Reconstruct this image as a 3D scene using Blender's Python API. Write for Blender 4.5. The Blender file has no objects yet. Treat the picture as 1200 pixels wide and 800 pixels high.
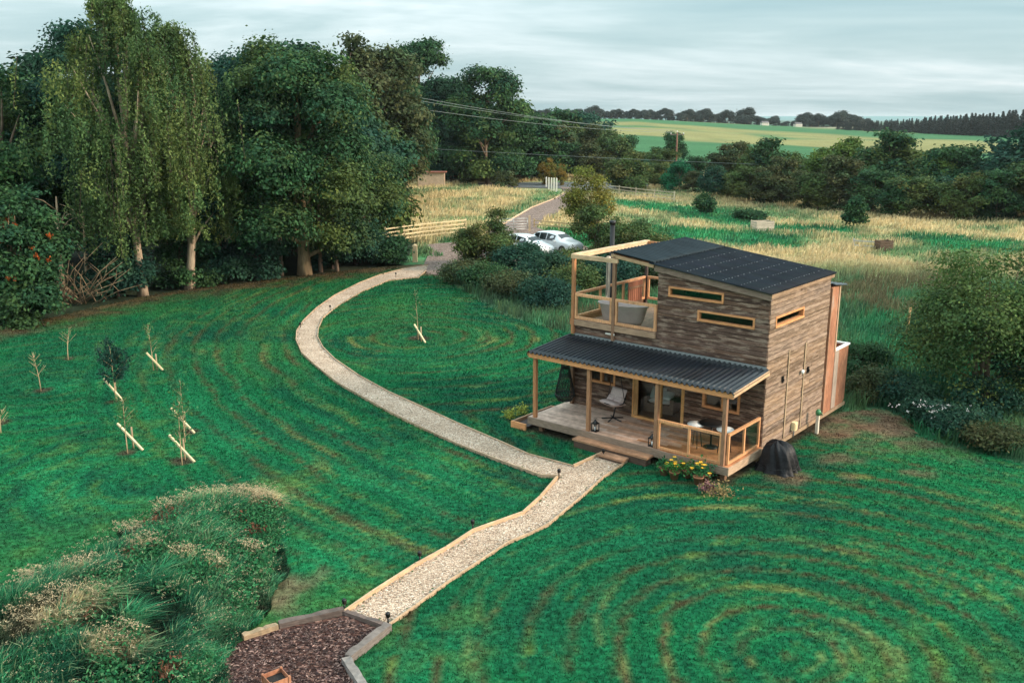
import bpy, math, random
import numpy as np
from mathutils import Vector, Matrix
R = math.radians
random.seed(7)
HAZE = .00009
rng = np.random.RandomState(11)
scene = bpy.context.scene
COL = scene.collection

# ------------------------------------------------------------------ camera / survey of the site
CAM_H, PITCH, FOC = 9.757, 0.2380, 1081.06
HX, HY, HA = 7.245, 25.363, 0.6955
cP, sP = math.cos(PITCH), math.sin(PITCH)
cA, sA = math.cos(HA), math.sin(HA)
cam = bpy.data.cameras.new('camera')
cam.sensor_fit = 'HORIZONTAL'; cam.sensor_width = 36.0; cam.lens = 36.0 * FOC / 1200.0
cam.clip_start = 0.5; cam.clip_end = 20000
camo = bpy.data.objects.new('camera', cam); COL.objects.link(camo)
camo.location = (0, 0, CAM_H); camo.rotation_euler = (math.pi/2 - PITCH, 0, 0)
scene.camera = camo

def gnd(px, py, z=0.0):
    """site plan point seen at photo pixel (1200x800) on the level z"""
    dx, dy = (px-600)/FOC, (py-400)/FOC
    d = (dx, cP - dy*sP, -sP - dy*cP)
    t = (z-CAM_H)/d[2]
    return (t*d[0], t*d[1])
def gpoly(pts, z=0.0): return np.array([gnd(x, y, z) for x, y in pts])
def at_dist(px, D): return ((px-600)/FOC*D*1.0, D)          # plan point on a bearing at a distance
def topz(py, D): return CAM_H + (137-py)/FOC*D*1.03
def hw(u, v, z=0.0):                                          # cabin coordinates -> world
    return Vector((HX+u*cA+v*sA, HY-u*sA+v*cA, z))

# ------------------------------------------------------------------ noise (plan)
_T = [np.random.RandomState(100+i).rand(256, 256) for i in range(12)]
def vnoise(x, y, s, k=0):
    x = np.asarray(x)/s; y = np.asarray(y)/s
    xi = np.floor(x).astype(int); yi = np.floor(y).astype(int)
    fx = x-xi; fy = y-yi; fx = fx*fx*(3-2*fx); fy = fy*fy*(3-2*fy)
    T = _T[k]; a = T[xi & 255, yi & 255]; b = T[(xi+1) & 255, yi & 255]; c = T[xi & 255, (yi+1) & 255]; d = T[(xi+1) & 255, (yi+1) & 255]
    return (a*(1-fx)+b*fx)*(1-fy)+(c*(1-fx)+d*fx)*fy
def fbm(x, y, s, k=0):
    return .5*vnoise(x, y, s, k)+.3*vnoise(x, y, s*.47, k+1)+.2*vnoise(x, y, s*.21, k+2)
def sstep(a, b, x): t = np.clip((x-a)/(b-a), 0, 1); return t*t*(3-2*t)
def lerp(a, b, t): t = np.asarray(t)[..., None]; return np.asarray(a)*(1-t)+np.asarray(b)*t
def inpoly(x, y, P):
    x = np.asarray(x); y = np.asarray(y); r = np.zeros(x.shape, bool); n = len(P)
    for i in range(n):
        x0, y0 = P[i]; x1, y1 = P[(i+1) % n]
        if y0 == y1: continue
        c = ((y0 > y) != (y1 > y)) & (x < (x1-x0)*(y-y0)/(y1-y0)+x0); r ^= c
    return r
def polydist(x, y, P, closed=True):
    d = np.full(np.shape(x), 1e9); n = len(P)
    for i in range(n if closed else n-1):
        a = np.array(P[i]); b = np.array(P[(i+1) % n]); ab = b-a; L = (ab@ab)+1e-9
        t = np.clip(((x-a[0])*ab[0]+(y-a[1])*ab[1])/L, 0, 1)
        d = np.minimum(d, np.hypot(x-a[0]-t*ab[0], y-a[1]-t*ab[1]))
    return d

# ------------------------------------------------------------------ materials
def newmat(name):
    m = bpy.data.materials.new(name); m.use_nodes = True
    nt = m.node_tree; b = nt.nodes['Principled BSDF']; return m, nt, b
def N(nt, t, **k):
    n = nt.nodes.new(t)
    for a, v in k.items(): setattr(n, a, v)
    return n
def noise_fac(nt, scale, detail=4, stretch=(1, 1, 1), rough=.6, dist=0.0):
    tc = N(nt, 'ShaderNodeTexCoord'); mp = N(nt, 'ShaderNodeMapping'); mp.inputs['Scale'].default_value = stretch
    nz = N(nt, 'ShaderNodeTexNoise'); nz.inputs['Scale'].default_value = scale; nz.inputs['Detail'].default_value = detail
    nz.inputs['Roughness'].default_value = rough; nz.inputs['Distortion'].default_value = dist
    nt.links.new(tc.outputs['Object'], mp.inputs['Vector']); nt.links.new(mp.outputs['Vector'], nz.inputs['Vector'])
    return nz.outputs['Fac']
def ramp(nt, fac, stops):
    r = N(nt, 'ShaderNodeValToRGB'); e = r.color_ramp.elements
    while len(e) > 1: e.remove(e[0])
    e[0].position = stops[0][0]; e[0].color = (*stops[0][1], 1)
    for p, c in stops[1:]:
        n = e.new(p); n.color = (*c, 1)
    nt.links.new(fac, r.inputs['Fac']); return r.outputs['Color']
def mixc(nt, a, b, fac=1.0, mode='MULTIPLY'):
    m = N(nt, 'ShaderNodeMix', data_type='RGBA', blend_type=mode)
    for sock, v in ((m.inputs['Factor'], fac), (m.inputs['A'], a), (m.inputs['B'], b)):
        if hasattr(v, 'links'): nt.links.new(v, sock)
        elif isinstance(v, tuple): sock.default_value = (*v, 1) if len(v) == 3 else v
        else: sock.default_value = v
    return m.outputs['Result']
def bump(nt, b, fac, strength, dist):
    bp = N(nt, 'ShaderNodeBump'); bp.inputs['Strength'].default_value = strength; bp.inputs['Distance'].default_value = dist
    nt.links.new(fac, bp.inputs['Height']); nt.links.new(bp.outputs['Normal'], b.inputs['Normal'])
def g3(a): return (a, a, a)

def mat_plain(name, col, rough=.6, var=.25, scale=8, stretch=(1, 1, 1), metal=0.0, bumpd=0.0, spec=.5):
    m, nt, b = newmat(name); f = noise_fac(nt, scale, 4, stretch)
    c = ramp(nt, f, [(.25, tuple(x*(1-var) for x in col)), (.75, tuple(min(1, x*(1+var)) for x in col))])
    nt.links.new(c, b.inputs['Base Color']); b.inputs['Roughness'].default_value = rough; b.inputs['Metallic'].default_value = metal
    b.inputs['Specular IOR Level'].default_value = spec
    if bumpd: bump(nt, b, f, .6, bumpd)
    return m
def mat_attr(name, rough=.8, scale=10, var=.3, stretch=(1, 1, 1), transl=0.0, bumpd=0.0, spec=.25, detail=4, dist=0.0):
    """albedo from the mesh's own colour layer, broken up by noise"""
    m, nt, b = newmat(name); at = N(nt, 'ShaderNodeAttribute', attribute_name='col')
    f = noise_fac(nt, scale, detail, stretch, dist=dist)
    c = mixc(nt, at.outputs['Color'], ramp(nt, f, [(.28, g3(1-var)), (.72, g3(1+var))]))
    nt.links.new(c, b.inputs['Base Color']); b.inputs['Roughness'].default_value = rough
    b.inputs['Specular IOR Level'].default_value = spec
    if bumpd: bump(nt, b, f, .7, bumpd)
    if transl:
        t = N(nt, 'ShaderNodeBsdfTranslucent'); nt.links.new(at.outputs['Color'], t.inputs['Color'])
        mx = N(nt, 'ShaderNodeMixShader'); mx.inputs[0].default_value = transl
        o = nt.nodes['Material Output']
        nt.links.new(b.outputs[0], mx.inputs[1]); nt.links.new(t.outputs[0], mx.inputs[2]); nt.links.new(mx.outputs[0], o.inputs['Surface'])
    return m
M = {}
M['leaf'] = mat_attr('leaf', .75, 3, .15, transl=.25, spec=.12)
M['blade'] = mat_attr('grass_blade', .8, 1.2, .2, transl=.3, spec=.08)
M['bark'] = mat_attr('bark', .9, 6, .5, (1, 1, .25), bumpd=.03)
M['lawn'] = mat_attr('lawn_turf', .95, 7, .75, bumpd=.04, spec=.05, detail=9)
M['ground'] = mat_attr('ground_soil', .95, 2.5, .4, bumpd=.05, spec=.05, detail=8)
def wood(name, stretch, var=.35):
    m, nt, b = newmat(name); at = N(nt, 'ShaderNodeAttribute', attribute_name='col')
    f = noise_fac(nt, 5, 6, stretch, .65); f2 = noise_fac(nt, 1.7, 3)
    c = mixc(nt, at.outputs['Color'], ramp(nt, f, [(.3, g3(1-var)), (.7, g3(1+var))]))
    c = mixc(nt, c, ramp(nt, f2, [(.3, g3(.85)), (.7, g3(1.12))]))
    nt.links.new(c, b.inputs['Base Color']); b.inputs['Roughness'].default_value = .7; b.inputs['Specular IOR Level'].default_value = .25
    bump(nt, b, f, .5, .006); return m
M['timber_h'] = wood('timber_along', (1, 1, 9)); M['timber_v'] = wood('timber_upright', (9, 9, 1))
def cladding():
    m, nt, b = newmat('weathered_cladding'); at = N(nt, 'ShaderNodeAttribute', attribute_name='col')
    f = noise_fac(nt, 2.2, 7, (1, 1, 9), .7, .2); f2 = noise_fac(nt, 3.4, 6, (.55, .55, 3.0), .62); f3 = noise_fac(nt, 30, 3, (1, 1, 5))
    c = mixc(nt, at.outputs['Color'], ramp(nt, f, [(.3, g3(.5)), (.5, g3(.95)), (.7, g3(1.45))]))
    pale = ramp(nt, f2, [(.50, (0, 0, 0)), (.60, g3(1))])
    c = mixc(nt, c, (.34, .27, .21), pale, 'MIX') if False else mixc(nt, c, mixc(nt, c, (.42, .30, .225), .55, 'MIX'), pale, 'MIX')
    c = mixc(nt, c, ramp(nt, f3, [(.3, g3(.7)), (.7, g3(1.25))]))
    nt.links.new(c, b.inputs['Base Color']); b.inputs['Roughness'].default_value = .85; b.inputs['Specular IOR Level'].default_value = .2
    bump(nt, b, f, .6, .008); return m
M['clad'] = cladding()
M['void'] = mat_plain('near_black', (.012, .01, .009), .9)  # near-black filler for a gap, an open box and the fire pit opening
M['black'] = mat_plain('black_metal', (.012, .012, .013), .45, metal=.3)
M['roof'] = mat_attr('roof_sheet', .28, 1.6, .35, (1, .25, 1), spec=.45)
M['roof_bit'] = mat_attr('bitumen_sheet', .75, 2.2, .4, (.4, 1.5, 1), spec=.12)
M['white'] = mat_plain('white_enamel', (.78, .78, .76), .35, .06)
M['cushion'] = mat_plain('pale_cushion', (.62, .48, .45), .9, .15, 20, bumpd=.01)
M['tub'] = mat_plain('tub_enamel', (.55, .42, .41), .4, .15, 3)
M['galv'] = mat_plain('galvanised_steel', (.4, .42, .42), .4, .2, 20, metal=.7)
M['wire'] = mat_plain('cable', (.2, .23, .23), .8, .1)
M['brass'] = mat_plain('brass', (.6, .5, .3), .3, .1, metal=.8)
M['plastic_black'] = mat_plain('black_tarpaulin', (.009, .009, .011), .5, .4, 9, bumpd=.05, spec=.25)
M['terracotta'] = mat_plain('terracotta', (.28, .12, .06), .8, .25, 12)
M['petal_y'] = mat_plain('yellow_petal', (.8, .42, .02), .6, .2)
M['petal_w'] = mat_plain('white_petal', (.75, .75, .72), .6, .1)
def glass():
    m, nt, b = newmat('window_glass'); o = nt.nodes['Material Output']
    g = N(nt, 'ShaderNodeBsdfGlossy'); g.inputs['Roughness'].default_value = .03; g.inputs['Color'].default_value = (.9, .95, 1, 1)
    t = N(nt, 'ShaderNodeBsdfTransparent'); t.inputs['Color'].default_value = (.92, .94, .93, 1)
    lw = N(nt, 'ShaderNodeLayerWeight'); lw.inputs['Blend'].default_value = .5; pw_ = N(nt, 'ShaderNodeMath', operation='POWER'); nt.links.new(lw.outputs['Facing'], pw_.inputs[0]); pw_.inputs[1].default_value = 4.0; fr = N(nt, 'ShaderNodeMath', operation='MULTIPLY_ADD'); nt.links.new(pw_.outputs[0], fr.inputs[0]); fr.inputs[1].default_value = .7; fr.inputs[2].default_value = .035
    f = noise_fac(nt, .8, 1); bp = N(nt, 'ShaderNodeBump'); bp.inputs['Strength'].default_value = .02; nt.links.new(f, bp.inputs['Height']); nt.links.new(bp.outputs[0], g.inputs['Normal'])
    mx = N(nt, 'ShaderNodeMixShader'); nt.links.new(fr.outputs[0], mx.inputs[0]); nt.links.new(t.outputs[0], mx.inputs[1]); nt.links.new(g.outputs[0], mx.inputs[2])
    nt.links.new(mx.outputs[0], o.inputs['Surface']); return m
M['glass'] = glass()
M['darkglass'] = mat_plain('tinted_glass', (.012, .016, .018), .08, .2, 2, spec=.6)
def carpaint():
    m, nt, b = newmat('white_car_paint'); f = noise_fac(nt, 3, 3)
    nt.links.new(ramp(nt, f, [(.3, (.68, .69, .70)), (.7, (.76, .77, .78))]), b.inputs['Base Color'])
    b.inputs['Roughness'].default_value = .3; b.inputs['Coat Weight'].default_value = .6; return m
M['car'] = carpaint()
M['rubber'] = mat_plain('rubber', (.015, .015, .015), .85)
def voronoi_mat(name, scale, cols, rough=.85, bd=.02):
    m, nt, b = newmat(name); tc = N(nt, 'ShaderNodeTexCoord'); v = N(nt, 'ShaderNodeTexVoronoi'); v.inputs['Scale'].default_value = scale
    nt.links.new(tc.outputs['Object'], v.inputs['Vector'])
    sp = N(nt, 'ShaderNodeSeparateColor'); nt.links.new(v.outputs['Color'], sp.inputs[0])
    c = ramp(nt, sp.outputs[0], cols)
    dk = ramp(nt, v.outputs['Distance'], [(.0, g3(1.05)), (.35, g3(1)), (.75, g3(.45))]); c = mixc(nt, c, dk)
    f = noise_fac(nt, .9, 5); c = mixc(nt, c, ramp(nt, f, [(.3, (.78, .74, .7)), (.7, g3(1.12))]))
    nt.links.new(c, b.inputs['Base Color']); b.inputs['Roughness'].default_value = rough; b.inputs['Specular IOR Level'].default_value = .2
    inv = N(nt, 'ShaderNodeMath', operation='SUBTRACT'); inv.inputs[0].default_value = 1; nt.links.new(v.outputs['Distance'], inv.inputs[1])
    bump(nt, b, inv.outputs[0], .8, bd); return m
M['gravel'] = voronoi_mat('gravel', 34, [(0, (.22, .15, .105)), (.2, (.46, .325, .235)), (.55, (.62, .455, .34)), (.85, (.72, .56, .43)), (1, (.84, .73, .61))])
M['drive'] = voronoi_mat('drive_chippings', 9, [(0, (.17, .12, .10)), (.5, (.26, .185, .155)), (1, (.36, .27, .23))])
M['road'] = voronoi_mat('asphalt', 12, [(0, (.10, .11, .115)), (1, (.19, .20, .205))])
def mulch():
    m, nt, b = newmat('bark_mulch'); tc = N(nt, 'ShaderNodeTexCoord'); v = N(nt, 'ShaderNodeTexVoronoi'); v.inputs['Scale'].default_value = 13
    mp = N(nt, 'ShaderNodeMapping'); mp.inputs['Rotation'].default_value = (0, 0, .7); mp.inputs['Scale'].default_value = (1, 2.2, 1)
    nt.links.new(tc.outputs['Object'], mp.inputs[0]); nt.links.new(mp.outputs[0], v.inputs['Vector'])
    sp = N(nt, 'ShaderNodeSeparateColor'); nt.links.new(v.outputs['Color'], sp.inputs[0])
    c = ramp(nt, sp.outputs[1], [(0, (.02, .011, .011)), (.6, (.07, .034, .028)), (.88, (.13, .065, .05)), (1, (.34, .2, .16))])
    nt.links.new(c, b.inputs['Base Color']); b.inputs['Roughness'].default_value = .9; b.inputs['Specular IOR Level'].default_value = .1
    bump(nt, b, sp.outputs[0], .9, .03); return m
M['mulch'] = mulch()
def rusty():
    m, nt, b = newmat('rusty_sheet'); f = noise_fac(nt, 1.4, 6, (1, 1, .5), .65); f2 = noise_fac(nt, 9, 4, (2, 2, .6))
    c = ramp(nt, f, [(.25, (.20, .07, .035)), (.48, (.36, .15, .08)), (.58, (.44, .19, .10)), (.68, (.40, .31, .26)), (.85, (.45, .41, .38))])
    c = mixc(nt, c, ramp(nt, f2, [(.3, g3(.72)), (.7, g3(1.2))]))
    nt.links.new(c, b.inputs['Base Color']); b.inputs['Roughness'].default_value = .75; bump(nt, b, f2, .4, .01); return m
M['rust'] = rusty()

# ------------------------------------------------------------------ mesh helpers
class MB:
    def __init__(s): s.v = []; s.f = []; s.c = []; s.col = (.5, .5, .5); s.sm = []
    def add(s, vs, fs, col=None, smooth=False):
        o = len(s.v); s.v += [tuple(p) for p in vs]; s.f += [tuple(i+o for i in f) for f in fs]
        s.c += [col or s.col]*len(vs); s.sm += [smooth]*len(fs); return s
    def box(s, x0, x1, y0, y1, z0, z1, col=None):
        return s.add([(x0, y0, z0), (x1, y0, z0), (x1, y1, z0), (x0, y1, z0), (x0, y0, z1), (x1, y0, z1), (x1, y1, z1), (x0, y1, z1)],
              [(3, 2, 1, 0), (4, 5, 6, 7), (0, 1, 5, 4), (1, 2, 6, 5), (2, 3, 7, 6), (3, 0, 4, 7)], col)
    def beam(s, p, q, w, h, col=None, up=(0, 0, 1)):
        p = Vector(p); q = Vector(q); d = (q-p).normalized(); r = d.cross(Vector(up))
        if r.length < 1e-4: r = d.cross(Vector((1, 0, 0)))
        r.normalize(); u = r.cross(d); r = r*w/2; u = u*h/2
        return s.add([p-r-u, p+r-u, p+r+u, p-r+u, q-r-u, q+r-u, q+r+u, q-r+u],
              [(0, 1, 2, 3), (7, 6, 5, 4), (0, 4, 5, 1), (1, 5, 6, 2), (2, 6, 7, 3), (3, 7, 4, 0)], col)
    def tube(s, pts, rad, n=8, col=None, cap=True):
        pts = [Vector(p) for p in pts]
        if not hasattr(rad, '__len__'): rad = [rad]*len(pts)
        vs = []; fs = []; pr = None
        for i, p in enumerate(pts):
            d = (pts[min(i+1, len(pts)-1)]-pts[max(i-1, 0)]).normalized()
            if pr is None: pr = d.orthogonal().normalized()
            pr = (pr-d*pr.dot(d)); pr = pr.normalized() if pr.length > 1e-5 else d.orthogonal().normalized()
            b = d.cross(pr)
            for k in range(n):
                a = 2*math.pi*k/n; vs.append(p+(pr*math.cos(a)+b*math.sin(a))*rad[i])
        for i in range(len(pts)-1):
            for k in range(n): fs.append((i*n+k, i*n+(k+1) % n, (i+1)*n+(k+1) % n, (i+1)*n+k))
        if cap: fs += [tuple(range(n))[::-1], tuple((len(pts)-1)*n+k for k in range(n))]
        return s.add(vs, fs, col, True)
    def lathe(s, prof, c=(0, 0, 0), n=16, col=None, sx=1, sy=1):
        vs = [(c[0]+r*sx*math.cos(2*math.pi*k/n), c[1]+r*sy*math.sin(2*math.pi*k/n), c[2]+z) for r, z in prof for k in range(n)]
        fs = [(i*n+k, i*n+(k+1) % n, (i+1)*n+(k+1) % n, (i+1)*n+k) for i in range(len(prof)-1) for k in range(n)]
        return s.add(vs, fs, col, True)
    def build(s, name, mat, parent=None):
        me = bpy.data.meshes.new(name); me.from_pydata(s.v, [], s.f)
        at = me.attributes.new('col', 'FLOAT_COLOR', 'POINT')
        at.data.foreach_set('color', np.c_[np.array(s.c, float), np.ones(len(s.c))].ravel().astype(np.float32))
        me.polygons.foreach_set('use_smooth', s.sm); me.materials.append(mat); me.update()
        return link(name, me, parent)
def link(name, me, parent=None):
    o = bpy.data.objects.new(name, me); COL.objects.link(o)
    if parent: o.parent = parent
    return o
def mesh_np(name, V, F, C, mat, parent=None, smooth=False):
    me = bpy.data.meshes.new(name); k = F.shape[1]
    me.vertices.add(len(V)); me.vertices.foreach_set('co', V.astype(np.float32).ravel())
    me.loops.add(F.size); me.loops.foreach_set('vertex_index', F.astype(np.int32).ravel())
    me.polygons.add(len(F)); me.polygons.foreach_set('loop_start', np.arange(0, F.size, k, dtype=np.int32))
    me.polygons.foreach_set('use_smooth', np.full(len(F), smooth))
    if C is not None:
        at = me.attributes.new('col', 'FLOAT_COLOR', 'POINT')
        at.data.foreach_set('color', np.c_[C, np.ones(len(C))].astype(np.float32).ravel())
    me.materials.append(mat); me.update(calc_edges=True)
    return link(name, me, parent)
def tag(o, label=None, cat=None, group=None, kind=None):
    if label: o['label'] = label
    if cat: o['category'] = cat
    if group: o['group'] = group
    if kind: o['kind'] = kind
    return o
def thing(name, label, cat, loc=(0, 0, 0), rz=0.0, group=None):
    o = bpy.data.objects.new(name, None); COL.objects.link(o); o.empty_display_size = .3
    o.location = loc; o.rotation_euler = (0, 0, rz); return tag(o, label, cat, group)
KIDS = {}
def kids(o): return [c for c in COL.objects if c.parent is o]
def copy_tree(o, ch=None):
    c = o.copy(); COL.objects.link(c)
    for k in (ch if ch is not None else kids(o)):
        d = k.copy(); COL.objects.link(d); d.parent = c
    return c

# ------------------------------------------------------------------ terrain
def terrain(x, y):
    x = np.asarray(x, float); y = np.asarray(y, float); d = np.hypot(x, y)+1e-6; az = x/np.maximum(y, 1)*FOC+600
    crest = np.interp(az, [300, 640, 740, 900, 1000, 1195, 1500], [9.0, 9.0, 8.9, 4.4, 2.6, .8, .3])
    up = sstep(190, 560, d)
    z = up*np.where(y > 0, crest, 2.0)
    z = z-sstep(620, 1500, d)*9.5
    return z
mound_poly = gpoly([(326, 600), (300, 588), (240, 590), (185, 606), (130, 642), (75, 662), (20, 692), (-60, 725), (-60, 840), (235, 840), (252, 775), (285, 738), (312, 690), (326, 645)])
bed_poly = gpoly([(405, 722), (326, 738), (284, 752), (252, 768), (228, 815), (236, 840), (434, 840), (424, 800), (407, 776), (452, 741)])
pA_out = [(462, 88), (385, 100), (300, 122), (230, 150), (150, 190), (90, 232), (45, 275), (22, 310), (20, 340), (40, 385), (90, 430), (160, 485), (240, 530), (330, 580), (430, 630), (560, 690), (700, 745), (840, 795)]
pA_in = [(455, 108), (430, 130), (330, 140), (240, 178), (160, 225), (110, 265), (95, 300), (92, 330), (110, 365), (150, 405), (230, 460), (330, 515), (430, 560), (560, 620), (700, 680), (800, 725), (950, 765)]
z7 = lambda L: [(340+x/2.858, 280+y/2.858) for x, y in L]
pathA_out = gpoly(z7(pA_out)+[(655, 559)]); pathA_in = gpoly(z7(pA_in))
pathB_left = gpoly([(655, 559), (633, 585), (612.7, 603.5), (555, 624), (523, 645), (486.6, 665), (436, 697.5), (404, 720)])
pathB_right = gpoly([(735, 541), (706.6, 560), (681, 583), (642.5, 615), (619.5, 626.5), (596.6, 635.6), (523, 684), (486.6, 711), (454.6, 734)])
spur = gpoly([(672.4, 547.7), (709, 531)])
path_poly = np.array(list(pathA_out)+list(pathB_left[1:])+list(pathB_right[::-1])+list(spur[::-1])+list(pathA_in[::-1][1:]))
lawn_poly = gpoly([(-120, 420), (0, 384), (60, 372), (110, 360), (168, 347), (240, 336), (320, 328), (400, 318), (450, 312), (497, 309), (497, 318), (520, 327), (560, 350), (600, 372), (680, 392)])
lawn_poly = np.array(list(lawn_poly)+[tuple(hw(-5, 3)[:2]), tuple(hw(-.5, 5.6)[:2]), tuple(hw(.9, 7.4)[:2]), tuple(gnd(1035, 478)), tuple(gnd(1066, 490))]+list(gpoly([(1078, 510), (1110, 520), (1210, 545), (1330, 590)]))+[(16, 8), (-16, 8)])
house_poly = np.array([tuple(hw(u, v)[:2]) for u, v in ((-7.4, -2.1), (.0, -2.1), (.05, 5.2), (-6.7, 4.5), (-7.4, 0))])

G_ = (.008, .117, .041); G_dk = (.006, .060, .032); G_yel = (.085, .15, .035); G_tan = (.17, .12, .05); G_brn = (.085, .06, .03); G_lt = (.012, .162, .062)
ring_c = [(np.array(gnd(930, 768)), 1.0), (np.array(gnd(492, 394)), 1.25), (np.array(gnd(190, 560)), 1.1), (np.array(gnd(60, 455)), 1.2)]
def mow(x, y):
    """phase of the mower's rounds: distance to the island centres, or to the path's outer edge"""
    d = np.full(x.shape, 1e9)
    for c, p in ring_c: d = np.minimum(d, np.hypot(x-c[0], y-c[1])/p)
    dp = polydist(x, y, pathA_out, False)/1.15
    side = inpoly(x, y, path_side)
    return np.where(side & (dp < 7.5), dp+.3, d)
path_side = np.array(list(pathA_out)+[tuple(p) for p in pathB_left[1:]]+[(-40, 12), (-60, 60), tuple(pathA_out[0]+np.array([-3, 6]))])
def lawn_col(x, y):
    n1 = fbm(x, y, 6, 0); n2 = fbm(x, y, 1.1, 3); n3 = vnoise(x, y, .35, 6); n4 = fbm(x+50, y, 3.0, 5)
    ph = mow(x, y)*1.2+(fbm(x, y, 2.6, 2)-.5)*.5
    dpo = polydist(x, y, pathA_out, False); sd_ = inpoly(x, y, path_side); big = fbm(x-20, y+7, 8, 6)
    amt = np.where(sd_, .25+.58*sstep(9.5, 4, dpo), .95)*(.35+.65*sstep(.34, .58, fbm(x+31, y, 4, 8)))   # the rounds show best beside the path and on the islands
    near = np.argmin(np.stack([np.hypot(x-c0[0], y-c0[1])/p0 for c0, p0 in ring_c]), 0); onp = sd_ & (dpo < 8.6); near = np.where(onp, 1, near)
    cx = np.array([c0[0] for c0, p0 in ring_c])[near]; cy_ = np.array([c0[1] for c0, p0 in ring_c])[near]
    arc = np.arctan2(y-cy_, x-cx)*np.maximum(1.5, np.hypot(x-cx, y-cy_))+near*37
    s1 = vnoise(ph/.30, arc/2.6, 1, 3); s2 = vnoise(ph/.17+9, arc/1.1, 1, 5); s3 = vnoise(ph/.45+5, arc/5, 1, 8)   # streaks drawn out along the mower's way
    fr = np.abs((ph % 1)-.5)*2; line = np.exp(-((1-fr)/.42)**2); n5 = vnoise(x, y, .16, 9)
    c = lerp(G_dk, G_, sstep(.28, .62, n1*.5+n2*.2+s2*.3+.02)); c = lerp(c, G_lt, sstep(.5, .72, n4*.6+s1*.4)*.65)
    c = lerp(c, G_dk, sstep(.50, .68, fbm(x+70, y-20, 9, 6))*.45); c = lerp(c, (.03, .13, .035), sstep(.48, .68, fbm(x-44, y+15, 7, 2))*.5)
    c = lerp(c, G_dk, np.exp(-(fr/.5)**2)*amt*.4)
    br = line*.55+s1*.3+s3*.25+(n5-.5)*.35
    c = lerp(c, (.055, .048, .022), sstep(.52, .92, br)*amt*.85)
    c = lerp(c, (.085, .055, .028), sstep(.80, 1.05, br+(n2-.5)*.3)*amt*.7)
    c = lerp(c, G_yel, sstep(.60, .80, s2*.5+s3*.25+n5*.25)*sstep(.3, .6, n4)*(.38+.34*amt))
    c = lerp(c, (.15, .15, .05), sstep(.70, .86, s2*.6+s1*.4)*.6*amt)
    patch = sstep(.60, .74, fbm(x+9, y-3, 2.6, 4)); c = lerp(c, G_yel, patch*.3*sstep(.3, .7, n3))
    soil = 0
    for px, py, r in ((1022, 499, 2.3), (995, 505, 1.3), (935, 560, .5), (985, 535, .6), (1065, 553, .45), (340, 690, .55), (330, 702, .6), (270, 660, .3), (1000, 560, .4)):
        q = gnd(px, py); soil = np.maximum(soil, sstep(r*1.3, r*.1, np.hypot((x-q[0])*.8, (y-q[1])*.9)+(n2-.5)*r*np.where(r > 1, 1.2, 2.4)+(n3-.5)*r*.8)*(1 if r > 1 else .7))
    c = lerp(c, lerp((.11, .06, .04), (.20, .12, .08), n3), np.clip(soil, 0, 1)*.9)
    td = polydist(x, y, lawn_poly[1:11], False); leafl = sstep(3.4, .5, td+(n2-.5)*4)
    c = lerp(c, lerp((.05, .035, .022), (.13, .075, .04), n3), leafl*.85)
    under_shade = sstep(.25, -.05, np.where(inpoly(x, y, house_poly), -1, polydist(x, y, house_poly)))
    c = lerp(c, (.05, .035, .025), under_shade*.9)  # contact shade painted into the ground under and just around the cabin
    for px, py, r in ((150, 530, .35), (213, 540, .35), (135, 470, .3), (48, 457, .35), (492, 396, .5), (222, 505, .3), (0, 495, .3), (80, 420, .25)):
        q = gnd(px, py); c = lerp(c, (.06, .045, .03), sstep(r*1.2, r*.6, np.hypot(x-q[0], y-q[1])+(n3-.5)*.3)*.9)
    return c
def mound_h(x, y):
    ins = inpoly(x, y, mound_poly); d = polydist(x, y, mound_poly)
    return np.where(ins, .55*sstep(0, 2.6, d), 0)
def lawn_z(x, y):
    return mound_h(x, y)+(fbm(x, y, 7, 7)-.5)*.05

TAN = (.66, .52, .29); TAN2 = (.46, .35, .17); MG = (.03, .22, .085); MG2 = (.03, .12, .06); MG3 = (.13, .23, .06)
green_zones = [gpoly(p) for p in (
    [(560, 262), (640, 236), (662, 228), (655, 223), (600, 243), (560, 262), (520, 285)],
    [(715, 262), (790, 265), (870, 272), (960, 278), (930, 292), (850, 288), (760, 282), (700, 290), (640, 300), (640, 268)],
    [(720, 232), (850, 246), (900, 262), (1010, 268), (1010, 276), (900, 272), (800, 255), (720, 240)],
    [(985, 345), (1060, 350), (1100, 375), (1210, 400), (1210, 560), (1000, 500), (960, 420)],
    [(1060, 272), (1210, 285), (1210, 300), (1100, 292), (1040, 282)])]
def meadow_mix(x, y):
    """0 = tan seeding grass, 1 = green growth"""
    n = fbm(x, y, 7, 1); n2 = fbm(x, y*1.6, 2.4, 4)
    g = sstep(.42, .66, n*.6+n2*.4)*.85
    for P in green_zones:
        sd = np.where(inpoly(x, y, P), polydist(x, y, P), -polydist(x, y, P))
        g = np.maximum(g, sstep(-2.2, 1.2, sd+(n2-.5)*5))
    g = np.where(y < 62, np.maximum(g, sstep(64, 52, y+(n-.5)*12)*.95), g)
    g = np.where((x < 8) & (y < 70), np.maximum(g, .9), g)
    return np.clip(g, 0, 1)
def meadow_col(x, y):
    g = meadow_mix(x, y); n = fbm(x, y, 1.5, 6); n3 = vnoise(x, y, .6, 8)
    t = lerp(TAN2, TAN, n); gr = lerp(MG2, MG, sstep(.3, .7, n)); gr = lerp(gr, MG3, sstep(.5, .9, n3)*.35)
    gr = np.where((y < 60)[..., None], gr*np.array([1, .75, .85]), gr)
    return lerp(t, gr, g)
FIELD_A = (.045, .125, .055); FIELD_B = (.20, .19, .08)
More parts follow.
